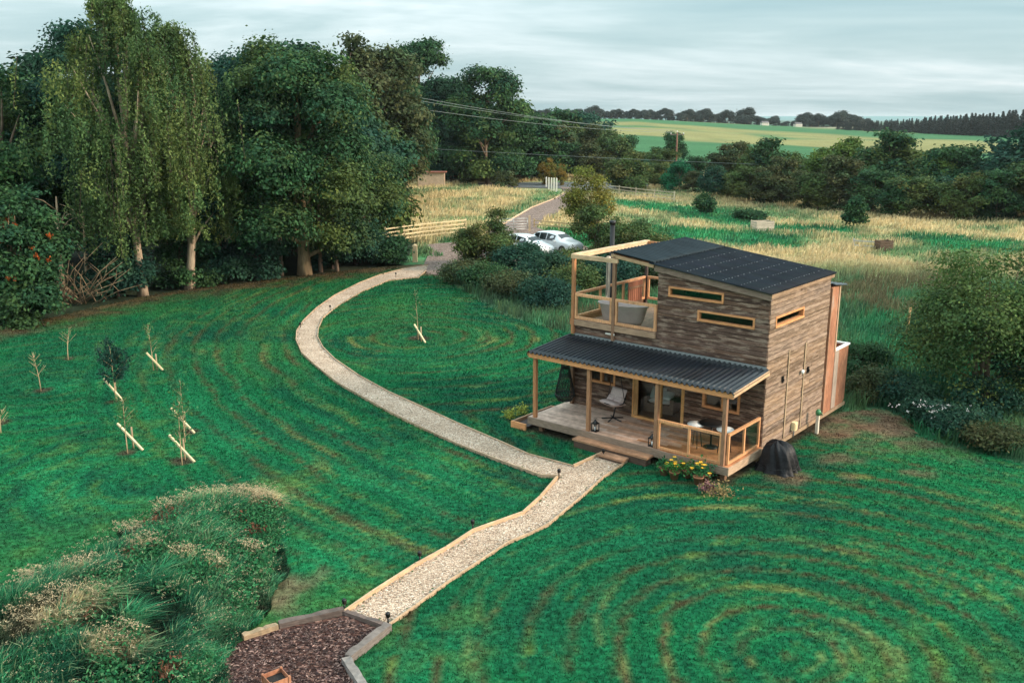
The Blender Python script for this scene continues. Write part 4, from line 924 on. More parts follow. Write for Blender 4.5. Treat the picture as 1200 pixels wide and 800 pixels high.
def weeping(name, label, x, y, H, Rc, hb, seed, ns=620, per=58, xs=1.0):
    r = np.random.RandomState(seed); t = thing(name, label, 'tree', (x, y, 0))
    nl = 40; tt = np.clip(np.linspace(.02, .98, nl)+r.normal(size=nl)*.04, 0, 1); a = np.arange(nl)*2.4+r.rand(nl)*1.2
    e = np.where(tt > .55, np.maximum(.12, 1-((tt-.55)/.45)**1.15), .55+.45*tt/.55)
    rad = e*Rc*r.uniform(.35, 1.0, nl); LC = np.c_[rad*np.cos(a)*xs, rad*np.sin(a), hb+2.2+tt*(H-hb-2.4)]
    LC[-1] = (0, 0, H-.5); LC[-2] = (.45, .3, H-1.5); LC[-3] = (-.5, 0, H-1.2)
    wt = r.uniform(.4, 1.6, nl); li = r.choice(nl, ns, p=wt/wt.sum()); sg = (.36+.34*e)[li][:, None]
    st = LC[li]+r.normal(size=(ns, 3))*np.array([1, 1, .55])*sg; st[:, 2] = np.minimum(st[:, 2], H)
    ll = r.uniform(.8, 4.4, nl)[li]; ln = ll*r.uniform(.5, 1.15, ns)*np.clip((st[:, 2]-1.2)/6, .2, 1)*np.where(tt[li] > .85, .5, 1); out = st[:, :2]/(np.linalg.norm(st[:, :2], axis=1)[:, None]+.3)*r.uniform(.1, .5, (ns, 1))
    si = np.repeat(np.arange(ns), per); f = r.rand(len(si))**.8
    P = np.c_[st[si, :2]+out[si]*np.sqrt(f)[:, None], st[si, 2]-ln[si]*f]+r.normal(size=(len(si), 3))*.11
    P[:, 2] = np.maximum(P[:, 2], .5)
    C = (pal(P_BIRCH, nl, r)[li]*.75*r.uniform(.65, 1.4, (nl, 1))[li]+pal(P_BIRCH, ns, r)*.25)[si]*r.uniform(.7, 1.35, (len(si), 1))
    foliage('crown', P, C, .17, t, None, .42, r, up=.9)
    m = trunk_mb(r, H, hb+1.5, LC, .26, (.36, .27, .19), 26)
    for k in range(0, ns, 4): m.tube([tuple(st[k]), (st[k, 0]+out[k, 0], st[k, 1]+out[k, 1], st[k, 2]-ln[k])], .012, 3, BARK_D, False)
    m.build('trunk', M['bark'], t); return t
x, y = gnd(168, 346); weeping('weeping_birch', 'tallest weeping birch with hanging olive foliage and a pale sunlit trunk', x, y, 16.8, 3.5, 1.6, 5, 1050, 70)
x, y = gnd(222, 338); weeping('weeping_birch', 'slightly lower weeping birch right of the tallest one', x, y, 15.2, 3.5, 1.8, 8, 950, 68)
x, y = gnd(357, 321); tree('oak_tree', 'big round crowned oak with lit trunk right of the birches', x, y, 14.6, 5.6, .9, P_OAK, 21, ncl=2600, per=52, leaf=.2, r0=.42, nl=56, bark=(.27, .19, .11))
x, y = gnd(440, 305); tree('oak_tree', 'lower spreading tree at the right edge of the wood above the fence end', x-1.0, y+1, 8.2, 3.0, 1.6, P_OAK, 22, ncl=700, per=44, leaf=.19, r0=.2, bark=BARK)
x, y = gnd(296, 322); tree('dark_tree', 'tall dark tree filling the gap between birch and oak', x, y+4, 14.2, 4.6, 2.2, P_DARK, 23, ncl=1200, per=44, leaf=.22)
x, y = gnd(40, 350); tree('dark_tree', 'dark pointed tree rising left of the tallest birch', x+1.2, y+6, 14.8, 3.6, 2.0, P_DARK, 24, 'tall', ncl=1200, per=44, leaf=.22)
tree('dark_tree', 'broad dark green tree at the left edge of the photo behind the rowan', x-2.6, y+3.5, 12.2, 4.2, 1.6, P_OAK, 25, ncl=1300, per=46, leaf=.21)
tree('dark_tree', 'very dark tree behind the birch trunks', x+6.5, y+7, 12.0, 4.2, 1.2, P_DARK, 26, ncl=900, per=40, leaf=.28)
for k_, (px_, D_k, H_k) in enumerate(((20, 62, 12), (75, 66, 14), (140, 68, 13), (205, 70, 13), (250, 72, 14.5), (310, 74, 14), (345, 68, 11), (395, 72, 11.5), (430, 76, 9.5), (-40, 58, 13))):
    x2, y2 = at_dist(px_, D_k); tree('dark_tree', ('dark inner tree of the wood, %s' % ('behind the rowan', 'behind the dark pointed tree', 'behind the tallest birch', 'behind the birch trunks', 'behind the lower birch', 'between birch and oak at the back', 'behind the oak trunk', 'behind the right half of the oak', 'behind the right edge of the oak', 'farthest left')[k_]), x2, y2, H_k, 4.4, .3, P_DARK if k_ % 2 else P_OAK, 130+k_, 'round', nl=30, ncl=560, per=34, leaf=.36, spread=.5, group='inner trees of the wood')
tree('dark_tree', 'dark tree beyond the frame at the far left of the wood', x-9, y+2, 13.5, 4.6, 1.6, P_DARK, 27, ncl=700, per=36, leaf=.3)
x, y = gnd(30, 372); t = tree('rowan_tree', 'rowan with clusters of orange berries at the left edge of the lawn', x, y, 6.4, 2.1, 1.0, P_HEDGE, 28, ncl=480, per=34, leaf=.2, r0=.1, spread=.32, bark=(.26, .18, .11), stems=2)
r = np.random.RandomState(3); bp = []
for k in range(22):
    c = np.array([r.normal()*1.1, -abs(r.normal())*1.0-.5, r.uniform(2.2, 5.2)]); bp.append(c+r.normal(size=(22, 3))*.055)
for q_ in bp: foliage('berry_cluster', q_, np.array([(.34, .08, .02)])*r.uniform(.6, 1.3, (len(q_), 1)), .095, t, None, .9, r)
for px, py, Hh, Rc, P, lb, s in ((252, 330, 4.4, 2.5, P_DARK, 'dark glossy holly bush between the birches and the oak', 31), (300, 328, 3.0, 1.8, P_DARK, 'smaller dark bush left of the lit oak trunk', 32), (128, 352, 3.4, 1.9, P_DARK, 'dark undergrowth bush left of the tallest birch trunk', 33), (210, 338, 3.6, 2.0, P_HEDGE, 'drooping green bush between the two birch trunks', 34), (415, 312, 3.0, 2.0, P_DARK, 'dark bush under the right side of the oak', 35), (20, 385, 3.2, 1.7, P_HEDGE, 'green bush at the foot of the rowan', 36), (455, 311, 1.7, 1.4, P_HEDGE, 'low bush at the top end of the gravel path', 37), (385, 318, 2.4, 1.6, P_DARK, 'dark bush right of the lit oak trunk', 38)):
    x, y = gnd(px, py); tree('shrub', lb, x, y+1.2, Hh, Rc, .2, P, s, 'low', nl=16, ncl=340, per=34, leaf=.2, spread=.3, r0=.07, cat='shrub', stems=2, bark=BARK_D)
for px, py, c in ((75, 352, (.34, .25, .16)), (104, 345, (.36, .26, .16)), (330, 322, (.2, .14, .1)), (376, 318, (.25, .16, .11)), (395, 317, (.2, .14, .1)), (310, 321, (.32, .24, .15))):
    x, y = gnd(px, py); r = np.random.RandomState(px); m = MB(); hh = r.uniform(4.5, 6.5); dx, dy = r.normal(size=2)*.5
    m.tube([(0, 0, -.1), (dx*.3, dy*.3, hh*.4), (dx, dy, hh)], [.15, .11, .04], 8, c)
    for k in range(7):
        z = r.uniform(.35, .9)*hh; a = r.rand()*6.3; f = z/hh; m.tube([(dx*f, dy*f, z), (dx*f+math.cos(a)*.7, dy*f+math.sin(a)*.7, z+.6), (dx*f+math.cos(a)*1.3, dy*f+math.sin(a)*1.3, z+.8)], [.04, .025, .008], 5, c)
    o = m.build('bare_trunk', M['bark']); o.location = (x, y, 0); tag(o, {75: 'thin bare stem just left of the brushwood', 104: 'pale bare stem rising from the brushwood', 330: 'dark bare stem left of the lit oak trunk', 376: 'dark bare stem just right of the lit oak trunk', 395: 'second dark bare stem right of the lit oak trunk', 310: 'pale bare stem near the small dark bush'}[px], 'tree trunk', 'bare stems at the wood edge')
x, y = gnd(88, 356); r = np.random.RandomState(77); m = MB()
for k in range(46):
    a = r.uniform(-.3, 3.6); l = r.uniform(1.2, 3.0); e = r.uniform(.3, 1.6); c = vc((.22, .16, .10), .3)
    p = (r.normal()*.7, r.normal()*.4, .05); q = (p[0]+math.cos(a)*l*.55, p[1]-abs(math.sin(a))*l*.2, l*e*.55); s_ = (p[0]+math.cos(a)*l, p[1]-abs(math.sin(a))*l*.35, l*e*.8)
    m.tube([p, q, s_], [.035, .022, .006], 5, c)
    m.tube([q, (q[0]+r.normal()*.4, q[1]+r.normal()*.3, q[2]+.5)], [.015, .004], 4, c)
o = m.build('brushwood', M['bark']); o.location = (x, y, 0); tag(o, 'heap of bare pale brushwood at the edge of the wood', 'brushwood')
# tall trees behind the tan meadow
for px, D, pyt, Rc, P, lb, s, hb in ((408, 98, 52, 4.6, P_BROWN, 'tall brownish tree rising behind the oak', 41, 1), (452, 104, 60, 5.2, P_BROWN, 'brown green tree right of the tallest brown one, behind the oak', 142, .6), (492, 150, 53, 6.6, P_HEDGE, 'tall dark tree with layered crown beyond the tan meadow', 43, .6), (572, 140, 83, 6.0, P_OAK, 'rounded dark tree at the far right of the tall meadow trees', 44, .5), (350, 84, 62, 5, P_DARK, 'dark tree behind the left shoulder of the oak', 45, 3), (530, 146, 95, 5.2, P_DARK, 'lower dark tree between the two big meadow trees', 46, .4), (605, 158, 122, 4.2, P_OAK, 'small dark tree where the tall trees meet the hedge', 47, 1), (430, 118, 110, 6, P_DARK, 'dark tree low behind the right shoulder of the oak', 48, 1)):
    x, y = at_dist(px, D); tree('tall_tree', lb, x, y, topz(pyt, D), Rc, hb, P, s, nl=44, ncl=1250, per=36, leaf=.42, spread=.6, r0=.35, group='tall trees beyond the tan meadow', lobe=.34)
for k_, (px, D, pyt, Rc) in enumerate(((445, 112, 118, 4.5), (470, 124, 105, 5), (515, 150, 98, 5), (540, 151, 128, 5), (560, 152, 108, 5), (595, 148, 128, 5), (625, 156, 138, 4.5), (462, 116, 140, 4.5))):
    x, y = at_dist(px, D); tree('tall_tree', 'dark filler tree in the solid wall of trees beyond the tan meadow', x, y, topz(pyt, D), Rc, .2, P_HEDGE if k_ % 2 else P_DARK, 160+k_, nl=34, ncl=620, per=34, leaf=.45, spread=.6, r0=.3, group='filler trees beyond the tan meadow', lobe=.36)
# undergrowth and shrubs round the drive and the cabin
SH = [((570, 314), 4.0, 2.2, P_OLIVE, 'dark olive hawthorn in front of the parked cars', 51, .15, 560), ((612, 322), 2.0, 1.8, P_DARK, 'dark bush in front of the left white car', 52, .14, 380), ((668, 330), 2.0, 1.8, P_OLIVE, 'twiggy olive bush in front of the right white car', 53, .14, 360), ((640, 335), 2.0, 1.9, P_DARK, 'low dark bush between the hawthorn and the cabin', 54, .14, 330), ((700, 300), 3.7, 2.3, P_OLIVE, 'olive bush just behind the roof deck', 55, .16, 380), ((742, 306), 2.9, 2.4, P_OLIVE, 'green bush behind the cabin flue', 56, .16, 360), ((545, 330), 1.3, 1.4, P_BROWN, 'low brown seed headed clump beside the path top', 57, .12, 240)]
SH += [((598, 346), 1.3, 1.5, P_BROWN, 'brown seed headed undergrowth left of the roof deck, nearest the lawn', 251, .12, 260), ((640, 356), 1.4, 1.7, P_DARK, 'dark undergrowth thicket left of the roof deck posts', 252, .12, 300), ((672, 348), 1.8, 1.7, P_OLIVE, 'olive thicket directly behind the front post of the roof deck', 253, .13, 320), ((715, 340), 2.2, 1.9, P_DARK, 'dark thicket behind the bath on the roof deck', 254, .13, 340), ((765, 335), 2.0, 1.9, P_BROWN, 'brownish thicket behind the slatted screen of the roof deck', 255, .13, 320), ((570, 338), 1.5, 1.4, P_HEDGE, 'green nettle clump between the island lawn and the hawthorn', 256, .12, 260)]
for (px, py), Hh, Rc, P, lb, s, lf, ncl in SH:
    x, y = gnd(px, py); tree('shrub', lb, x, y, Hh, Rc, .15, P, s, 'low', nl=18, ncl=ncl, per=34, leaf=lf, spread=.26, r0=.05, cat='shrub', stems=3, bark=BARK_D)
x, y = gnd(690, 283); tree('ash_tree', 'slender golden yellow young ash behind the roof deck', x, y, 6.0, 1.8, .4, [(.16, .15, .03), (.10, .14, .03), (.13, .15, .03), (.20, .14, .03)], 58, 'tall', nl=24, ncl=420, per=30, leaf=.17, spread=.34, r0=.07)
x, y = at_dist(733, 128); tree('round_bush', 'rounded brown green bush beside the drive entrance fence', x, y, 5.2, 3.1, .2, P_OLIVE, 59, 'low', nl=22, ncl=520, per=34, leaf=.3, spread=.4, cat='bush')
x, y = gnd(1135, 482); tree('hawthorn', 'large loose hawthorn on the right of the cabin', x+1.0, y+1.4, 5.3, 3.1, .4, [(.05, .10, .03), (.07, .125, .035), (.035, .08, .032), (.12, .15, .04)], 60, 'round', nl=48, ncl=1050, per=34, leaf=.11, spread=.34, r0=.12, stems=4, bark=(.14, .10, .07))
x, y = gnd(1200, 470); tree('hawthorn', 'dark hawthorn at the right edge of the photo', x+.8, y+.4, 4.2, 2.4, .4, P_DARK, 61, 'round', nl=24, ncl=520, per=34, leaf=.12, spread=.27, r0=.1, stems=2)
for (px, py), Hh, Rc, P, lb, s in (((1090, 500), .75, .75, P_DARK, 'dark low shrub starred with white flowers by the bare soil', 62), ((1130, 512), .9, .9, P_DARK, 'dark low shrub right of the white flowers', 63), ((1175, 530), .8, .9, P_BROWN, 'brownish low shrub at the right lawn edge', 64), ((1030, 470), 1.3, 1.1, P_BROWN, 'brown nettle clump behind the bare soil', 65), ((1065, 478), 1.2, 1.2, P_DARK, 'dark green nettle clump behind the white flowers', 66), ((1010, 440), 1.3, 1.2, P_HEDGE, 'green clump right of the rusty annex', 67), ((1160, 490), 1.3, 1.3, P_DARK, 'dark clump under the large hawthorn', 68)):
    x, y = gnd(px, py); t = tree('low_shrub', lb, x, y+.4, Hh, Rc, .05, P, s, 'low', nl=14, ncl=260, per=30, leaf=.09, spread=.17, r0=.02, cat='shrub', stems=3, bark=BARK_D)
    if s == 62:
        r = np.random.RandomState(9); n = 42; P_ = np.c_[r.normal(size=n)*.5, -abs(r.normal(size=n))*.45-.1, r.uniform(.4, .8, n)]; P2 = (P_[:, None, :]+r.normal(size=(n, 5, 3))*.035).reshape(-1, 3)
        foliage('blossoms', P2, np.full((len(P2), 3), .62), .06, t, None, .9, r)
x, y = gnd(1062, 395); m = MB(); m.tube([(0, 0, 0), (.05, 0, 1.4)], [.06, .05], 7, (.35, .22, .1)); o = m.build('stake', M['bark']); o.location = (x, y, 0); tag(o, 'short orange brown stake standing behind the hawthorn', 'stake')
for (px, py), Hh, Rc, P, lb, s in (((795, 224), 4.0, 2.4, P_BRIGHT, 'bright green bush at the foot of the power pole', 71), ((825, 250), 2.0, .7, P_HEDGE, 'small bright green bush in the meadow grass', 72), ((1000, 268), 2.9, .8, P_HEDGE, 'young green pine standing in the meadow', 73), ((590, 219), 2.4, 2.0, P_BROWN, 'brown dock clump at the back of the tan meadow', 74), ((550, 216), 2.0, 1.5, P_BROWN, 'russet seed clump left in the tan meadow', 75), ((1135, 258), 4.6, 2.2, P_OLIVE, 'russet bush in front of the hedge', 76), ((915, 240), 3.2, 2.4, P_BROWN, 'brown bush at the foot of the hedge', 77), ((880, 258), .8, 1.4, P_HEDGE, 'low green clump above the pale crate', 78)):
    x, y = gnd(px, py); tree('bush', lb, x, y, Hh, Rc, .1, P, s, 'cone' if s == 73 else 'low', nl=14, ncl=220, per=30, leaf=.24, spread=.28, r0=.05, cat='bush')
# hedgerow trees: a few kinds, copied with their own size and turn
KINDS = [('hedgerow_tree', 'dark green bushy tree in the hedge beyond the meadow', P_HEDGE, 'round', .45), ('hedgerow_tree', 'olive brown tree in the hedge beyond the meadow', P_OLIVE, 'round', .42), ('hedgerow_tree', 'very dark tree in the hedge beyond the meadow', P_DARK, 'round', .5), ('hedgerow_tree', 'brownish thin leaved tree in the hedge beyond the meadow', P_BROWN, 'tall', .34), ('hedgerow_tree', 'mid green upright tree in the hedge beyond the meadow', P_OAK, 'tall', .36), ('hedgerow_tree', 'yellow green tree in the hedge beyond the meadow', P_LIME, 'tall', .36), ('hedgerow_tree', 'golden leaved tree at the left of the hedge', P_GOLD, 'round', .45)]
proto = []
GH = 'trees of the hedge beyond the meadow'
for i, (nm, lb, P, sh, rr) in enumerate(KINDS):
    t = tree(nm, lb, 0, 0, 8.0, 8*rr, .3, P, 200+i, sh, nl=26, ncl=480, per=26, leaf=.36, spread=.42, r0=.14, group=GH, lobe=.42); proto.append((t, kids(t)))
first = [True]*len(KINDS)
def put(i, x, y, H, sx=1.0):
    t, ch = proto[i]
    if first[i]: first[i] = False; o = t
    else: o = copy_tree(t, ch)
    o.location = (x, y, float(terrain(x, y))); k = H/8.0*1.07; o.scale = (k*sx, k*sx, k); o.rotation_euler = (0, 0, rng.uniform(0, 6.28)); return o
base_px = [615, 690, 760, 850, 950, 1050, 1200, 1300]; base_py = [211, 211, 219, 236, 248, 256, 262, 266]
top_px = [615, 650, 690, 720, 760, 800, 860, 900, 940, 985, 1010, 1036, 1060, 1090, 1115, 1150, 1200, 1300]; top_py = [136, 134, 140, 158, 172, 178, 167, 164, 176, 170, 186, 166, 186, 187, 178, 190, 164, 160]
row = 0
for px in np.arange(624, 1290, 21):
    px += rng.uniform(-6, 6); py = np.interp(px, base_px, base_py); x, y = gnd(px, py); D = y+rng.uniform(1, 5); x, y = at_dist(px, D)
    put(int(rng.choice([0, 1, 1, 2, 3, 3, 4])), x, y, (topz(np.interp(px, top_px, top_py)+rng.uniform(12, 30), D)), rng.uniform(1.0, 1.35))
for px in np.arange(628, 1290, 17):
    px += rng.uniform(-6, 6); py = np.interp(px, base_px, base_py); x, y = gnd(px, py); D = y*1.06+rng.uniform(7, 18); x, y = at_dist(px, D)
    put(int(rng.choice([0, 2, 4, 3, 1, 1, 5, 4])), x, y, (topz(np.interp(px, top_px, top_py)+rng.uniform(-4, 10), D)), rng.uniform(.9, 1.2))
for px in np.arange(470, 660, 19):
    px += rng.uniform(-5, 5); x, y = at_dist(px, 152+rng.uniform(0, 10)); put(int(rng.choice([0, 2, 2, 4])), x, y, rng.uniform(7, 11), rng.uniform(1, 1.3))
for px, py, D, k, sx, lb in ((640, 182, 140, 6, .7, 'golden leaved tree at the left of the hedge'), (657, 188, 138, 6, .5, 'smaller golden tree right of the big golden one in the hedge'), (985, 164, 118, 5, 1, 'slender yellow green tree standing up from the hedge'), (1036, 157, 112, 4, 1.2, 'spiky topped dark tree tallest in the middle of the hedge'), (1110, 171, 104, 0, 1.2, 'loose branched tree showing the field behind, in the right of the hedge'), (1205, 152, 98, 2, 1.2, 'large dark tree at the right edge of the photo'), (785, 155, 176, 0, .8, 'dark tree behind the power pole'), (693, 148, 165, 3, .9, 'brown topped tree in front of the field edge')):
    x, y = at_dist(px, D); put(k, x, y, topz(py, D), sx)['label'] = lb
# far tree lines
t = tree('distant_tree', 'dark rounded tree on the skyline beyond the field', 0, 0, 10, 5.2, .5, [(.035, .05, .04), (.045, .05, .04), (.03, .045, .04)], 301, 'round', nl=20, ncl=220, per=22, leaf=.8, spread=.7, r0=.25, group='skyline trees'); chd = kids(t); used = False
for px in list(np.arange(622, 1010, 4.5)):
    px += rng.uniform(-3, 3); D = 640+rng.uniform(0, 60); x, y = at_dist(px, D); z = float(terrain(x, y))
    o = t if not used else copy_tree(t, chd); used = True
    h = rng.uniform(5, 8.5) if px < 730 else rng.uniform(4.5, 9); h *= 1.15*(.6 if 905 < px < 930 else 1)
    if abs(px-868) < 10 or abs(px-945) < 12 or abs(px-972) < 12 or abs(px-823) < 8: h *= 1.35
    h *= rng.uniform(.55, 1.0); o.location = (x, y, z-.6); o.scale = (h/10*1.1, h/10*1.1, h/10); o.rotation_euler = (0, 0, rng.uniform(0, 6.28))
def conifer():
    r = np.random.RandomState(31); t = thing('conifer', 'dark conifer in the plantation at the far right', 'conifer', (0, 0, 0), 0, 'plantation conifers')
    P = []
    for z in np.arange(1.0, 13.6, .32):
        rad = (14-z)/13*2.6*r.uniform(.8, 1.15)
        for k in range(int(10+rad*14)):
            a = r.rand()*6.28; q = rad*r.rand()**.5; P.append((q*math.cos(a), q*math.sin(a), z-q*.25+r.normal()*.12))
    P = np.array(P); C = np.array([(.032, .042, .038)])*r.uniform(.6, 1.4, (len(P), 1)); foliage('crown', P, C, .75, t, None, .4, r)
    m = MB(); m.tube([(0, 0, -.2), (0, 0, 14)], [.25, .03], 6, BARK_D); m.build('trunk', M['bark'], t); return t
t = conifer(); chd = kids(t); used = False
for k in range(190):
    px = 975+k*1.65+rng.uniform(-5, 5); D = np.interp(px, [985, 1200, 1290], [520, 405, 390])+rng.uniform(2, 45)
    x, y = at_dist(px, D); z = float(terrain(x, y)); h = max(4, topz(np.interp(px, [985, 1030, 1100, 1150, 1200, 1290], [142, 139, 134, 131, 126, 122]), D)-z)*rng.uniform(.82, 1.06)
    o = t if not used else copy_tree(t, chd); used = True
    o.location = (x, y, z-.2); o.scale = (h/14*1.9, h/14*1.9, h/14); o.rotation_euler = (0, 0, rng.uniform(0, 6.28))
for px, D, lb in ((926, 628, 'tiny pale farmhouse among the skyline trees'), (888, 632, 'tiny white house on the skyline left of the farmhouse')):
    x, y = at_dist(px, D); z = float(terrain(x, y)); t = thing('farmhouse', lb, 'house', (x, y, z-.3), .3); t.scale = (.5, .5, .55)
    m = MB(); m.box(-5, 5, -3, 3, 0, 3.4, (.62, .56, .48)); m.build('wall', M['timber_h'], t)
    m = MB(); m.add([(-5.2, -3.3, 3.41), (5.2, -3.3, 3.41), (5.2, 3.3, 3.41), (-5.2, 3.3, 3.41), (-5.2, 0, 5.4), (5.2, 0, 5.4)], [(0, 1, 5, 4), (2, 3, 4, 5), (0, 4, 3), (1, 2, 5), (3, 2, 1, 0)], (.12, .11, .11)); m.build('roof', M['timber_h'], t)
    m = MB()
    for q in (-3, 0, 3): m.box(q-.5, q+.5, -3.05, -3.01, 1.2, 2.4, (.02, .02, .02))
    m.build('window', M['darkglass'], t)
A_ = [at_dist(px, 660) for px in (560, 640, 740, 800, 860, 930, 1000)]
fence('pale hedge bank line along the top of the far field', [at_dist(px, 585) for px in (880, 920, 960, 996)], .1, 1, 30, name='field_boundary', col=(.5, .45, .33), rw=.5, rh=1.4, z0=3.2)
# distant hills, haze painted in as their blue-green colour
V = []; F = []; n = 60
for i in range(n+1):
    a = R(-40+80*i/n); h = 9.5+9*float(vnoise(i*1.0, 3.0, 5, 2))
    for rr_, zz in ((5200, -12), (5300, h), (5700, h*.6), (5900, -12)): V.append((rr_*math.sin(a), rr_*math.cos(a), zz))
for i in range(n):
    for k in range(3): F.append((i*4+k, i*4+4+k, i*4+5+k, i*4+1+k))
m = MB(); m.add(V, F, (.10, .22, .22), True); tag(m.build('hills', M['ground']), kind='structure')

# ------------------------------------------------------------------ saplings and stakes on the lawn
def sapling(px, py, H, label, leafy, P, w=.45, stemc=(.42, .30, .18), seed=0):
    x, y = gnd(px, py); r = np.random.RandomState(seed+int(px)); t = thing('sapling', label, 'sapling', (x, y, 0), 0, 'saplings on the lawn')
    m = MB(); b = r.normal(size=2)*.1; pts = [(b[0]*f*f, b[1]*f*f, H*f) for f in np.linspace(0, 1, 7)]; m.tube(pts, [.022*(1-.8*i/6) for i in range(7)], 6, stemc); Q = []
    for k in range(12):
        f = r.uniform(.35, .98); a = r.rand()*6.28; l = w*(1.25-f)*r.uniform(.6, 1.2); p = (b[0]*f*f, b[1]*f*f, H*f); q = (p[0]+math.cos(a)*l, p[1]+math.sin(a)*l, p[2]+l*.9); m.tube([p, q], [.009, .003], 4, stemc)
        for s in np.linspace(.3, 1, 5): Q.append(np.array(p)*(1-s)+np.array(q)*s)
    m.build('stem', M['bark'], t); Q = np.array(Q); Pn = (Q[:, None]+r.normal(size=(len(Q), leafy, 3))*.09).reshape(-1, 3)
    foliage('foliage', Pn, pal(P, len(Pn), r)*r.uniform(.7, 1.3, (len(Pn), 1)), .085, t, None, .6, r); return t
P_SAP = [(.035, .13, .06), (.05, .15, .06), (.07, .15, .05)]
sapling(149.5, 531, 1.7, 'thin sapling behind the lowest left stake board', 3, P_SAP); sapling(213.5, 545, 1.8, 'thin sapling beside the lowest right stake board', 3, P_SAP); sapling(217, 518, 2.0, 'tall wispy sapling beside the upper right stake board', 4, P_SAP)
sapling(136, 470, 2.0, 'densest dark leaved sapling left of the stakes', 34, [(.012, .045, .035), (.015, .055, .04)], .75); sapling(180, 434, 1.9, 'wispy sapling behind the highest stake board', 3, P_SAP)
sapling(48, 458, 1.5, 'thin bare sapling at the left in a round of soil', 1, P_SAP); sapling(80, 422, 1.4, 'thin bare sapling nearest the left trees', 1, P_SAP); sapling(1, 507, .8, 'short stump like sapling at the left photo edge', 1, P_SAP); sapling(490, 398, 2.3, 'sapling on the mown island inside the path bend', 4, [(.02, .10, .05), (.03, .12, .05)])
def stake(p, q, label):
    """board leaning on the ground: lower end q on the lawn, upper end p held up by the short peg"""
    b = Vector((*gnd(*q), .02)); a = Vector((*gnd(p[0], p[1], .75), .75)); O = b.copy(); t = thing('tree_stake', label, 'stake', O); k = random.uniform(.85, 1.08)
    m = MB(); m.beam(Vector((0, 0, 0)), a-O, .06, .055, (.70*k, .55*k, .33*k)); m.build('board', M['timber_h'], t)
    c = (a-O)*.52; m = MB(); m.tube([(c.x+.06, c.y+.05, -.05), (c.x+.06, c.y+.05, c.z+.28)], .028, 7, (.40, .29, .18)); m.build('peg', M['bark'], t)
stake((121.5, 443.5), (145, 471), 'pale slanting stake board under the dense dark sapling'); stake((171.5, 413), (191, 434), 'pale slanting stake board highest of the five on the left lawn'); stake((137.5, 496), (167.5, 528), 'pale slanting stake board lowest on the left of the four saplings'); stake((200.5, 478), (228, 508), 'pale slanting stake board above the lowest right one'); stake((198, 509.5), (228, 542), 'pale slanting stake board lowest on the right'); stake((485.5, 380), (498.5, 402), 'dull slanting stake board on the mown island')

# ------------------------------------------------------------------ grass
def blades(name, x, y, z, h, w, lean, col, tipcol, label=None, r=None, seg=2):
    r = r or rng; n = len(x); a = r.uniform(0, 2*math.pi, n); ax = np.cos(a)*w/2; ay = np.sin(a)*w/2
    lx, ly = lean; B0 = np.c_[x-ax, y-ay, z]; B1 = np.c_[x+ax, y+ay, z]
    if seg == 1:
        T = np.c_[x+lx, y+ly, z+h]; V = np.stack([B0, B1, T], 1).reshape(-1, 3); C = np.stack([col, col, tipcol], 1).reshape(-1, 3); F = np.arange(3*n).reshape(n, 3)
    else:
        M0 = np.c_[x-ax*.8+lx*.3, y-ay*.8+ly*.3, z+h*.62]; M1 = np.c_[x+ax*.8+lx*.3, y+ay*.8+ly*.3, z+h*.62]; T = np.c_[x+lx, y+ly, z+h*np.maximum(.55, 1-np.hypot(lx, ly)/np.maximum(h, .01)*.35)]
        mid = (col+tipcol)/2; V = np.stack([B0, B1, M0, M1, T], 1).reshape(-1, 3); C = np.stack([col, col, mid, mid, tipcol], 1).reshape(-1, 3)
        k = np.arange(n)[:, None]*5; F = np.concatenate([k+[0, 1, 3], k+[0, 3, 2], k+[2, 3, 4]], 0)
    return tag(mesh_np(name, V, F, C, M['blade']), label, 'grass' if label else None, None, 'stuff')
def visible(x, y, pad=40):
    zc = y*cP+CAM_H*sP; px = 600+FOC*x/np.maximum(zc, .1); py = 400+FOC*(CAM_H*cP-y*sP)/np.maximum(zc, .1); return (zc > 5) & (px > -pad) & (px < 1200+pad) & (py < 800+pad*2)
# mown lawn
n = 620000; y = 11+np.abs(rng.rand(n))**1.35*50; x = (rng.rand(n)-.5)*1.45*(y+6); k = visible(x, y) & inpoly(x, y, lawn_poly) & ~(inpoly(x, y, path_poly) & (polydist(x, y, path_poly) > .07*vnoise(x, y, .4, 2))) & ~inpoly(x, y, bed_poly) & ~inpoly(x, y, mound_poly) & ~inpoly(x, y, house_poly)
x, y = x[k], y[k]; n = len(x); c = lawn_col(x, y)*rng.uniform(.5, 1.5, (n, 1))*(.6+.8*vnoise(x, y, .22, 4))[:, None]; sc = .55+y/38
brown = np.clip((c[:, 0]-.06)/.06, 0, 1)
blades('lawn_grass', x, y, lawn_z(x, y)-.01, rng.uniform(.03, .075, n)*sc*(1-.6*brown), rng.uniform(.018, .032, n)*sc, (rng.normal(size=n)*.03*sc, rng.normal(size=n)*.03*sc), c*.75, np.minimum(c*1.2, 1), 'short mown green grass of the lawn', seg=1)
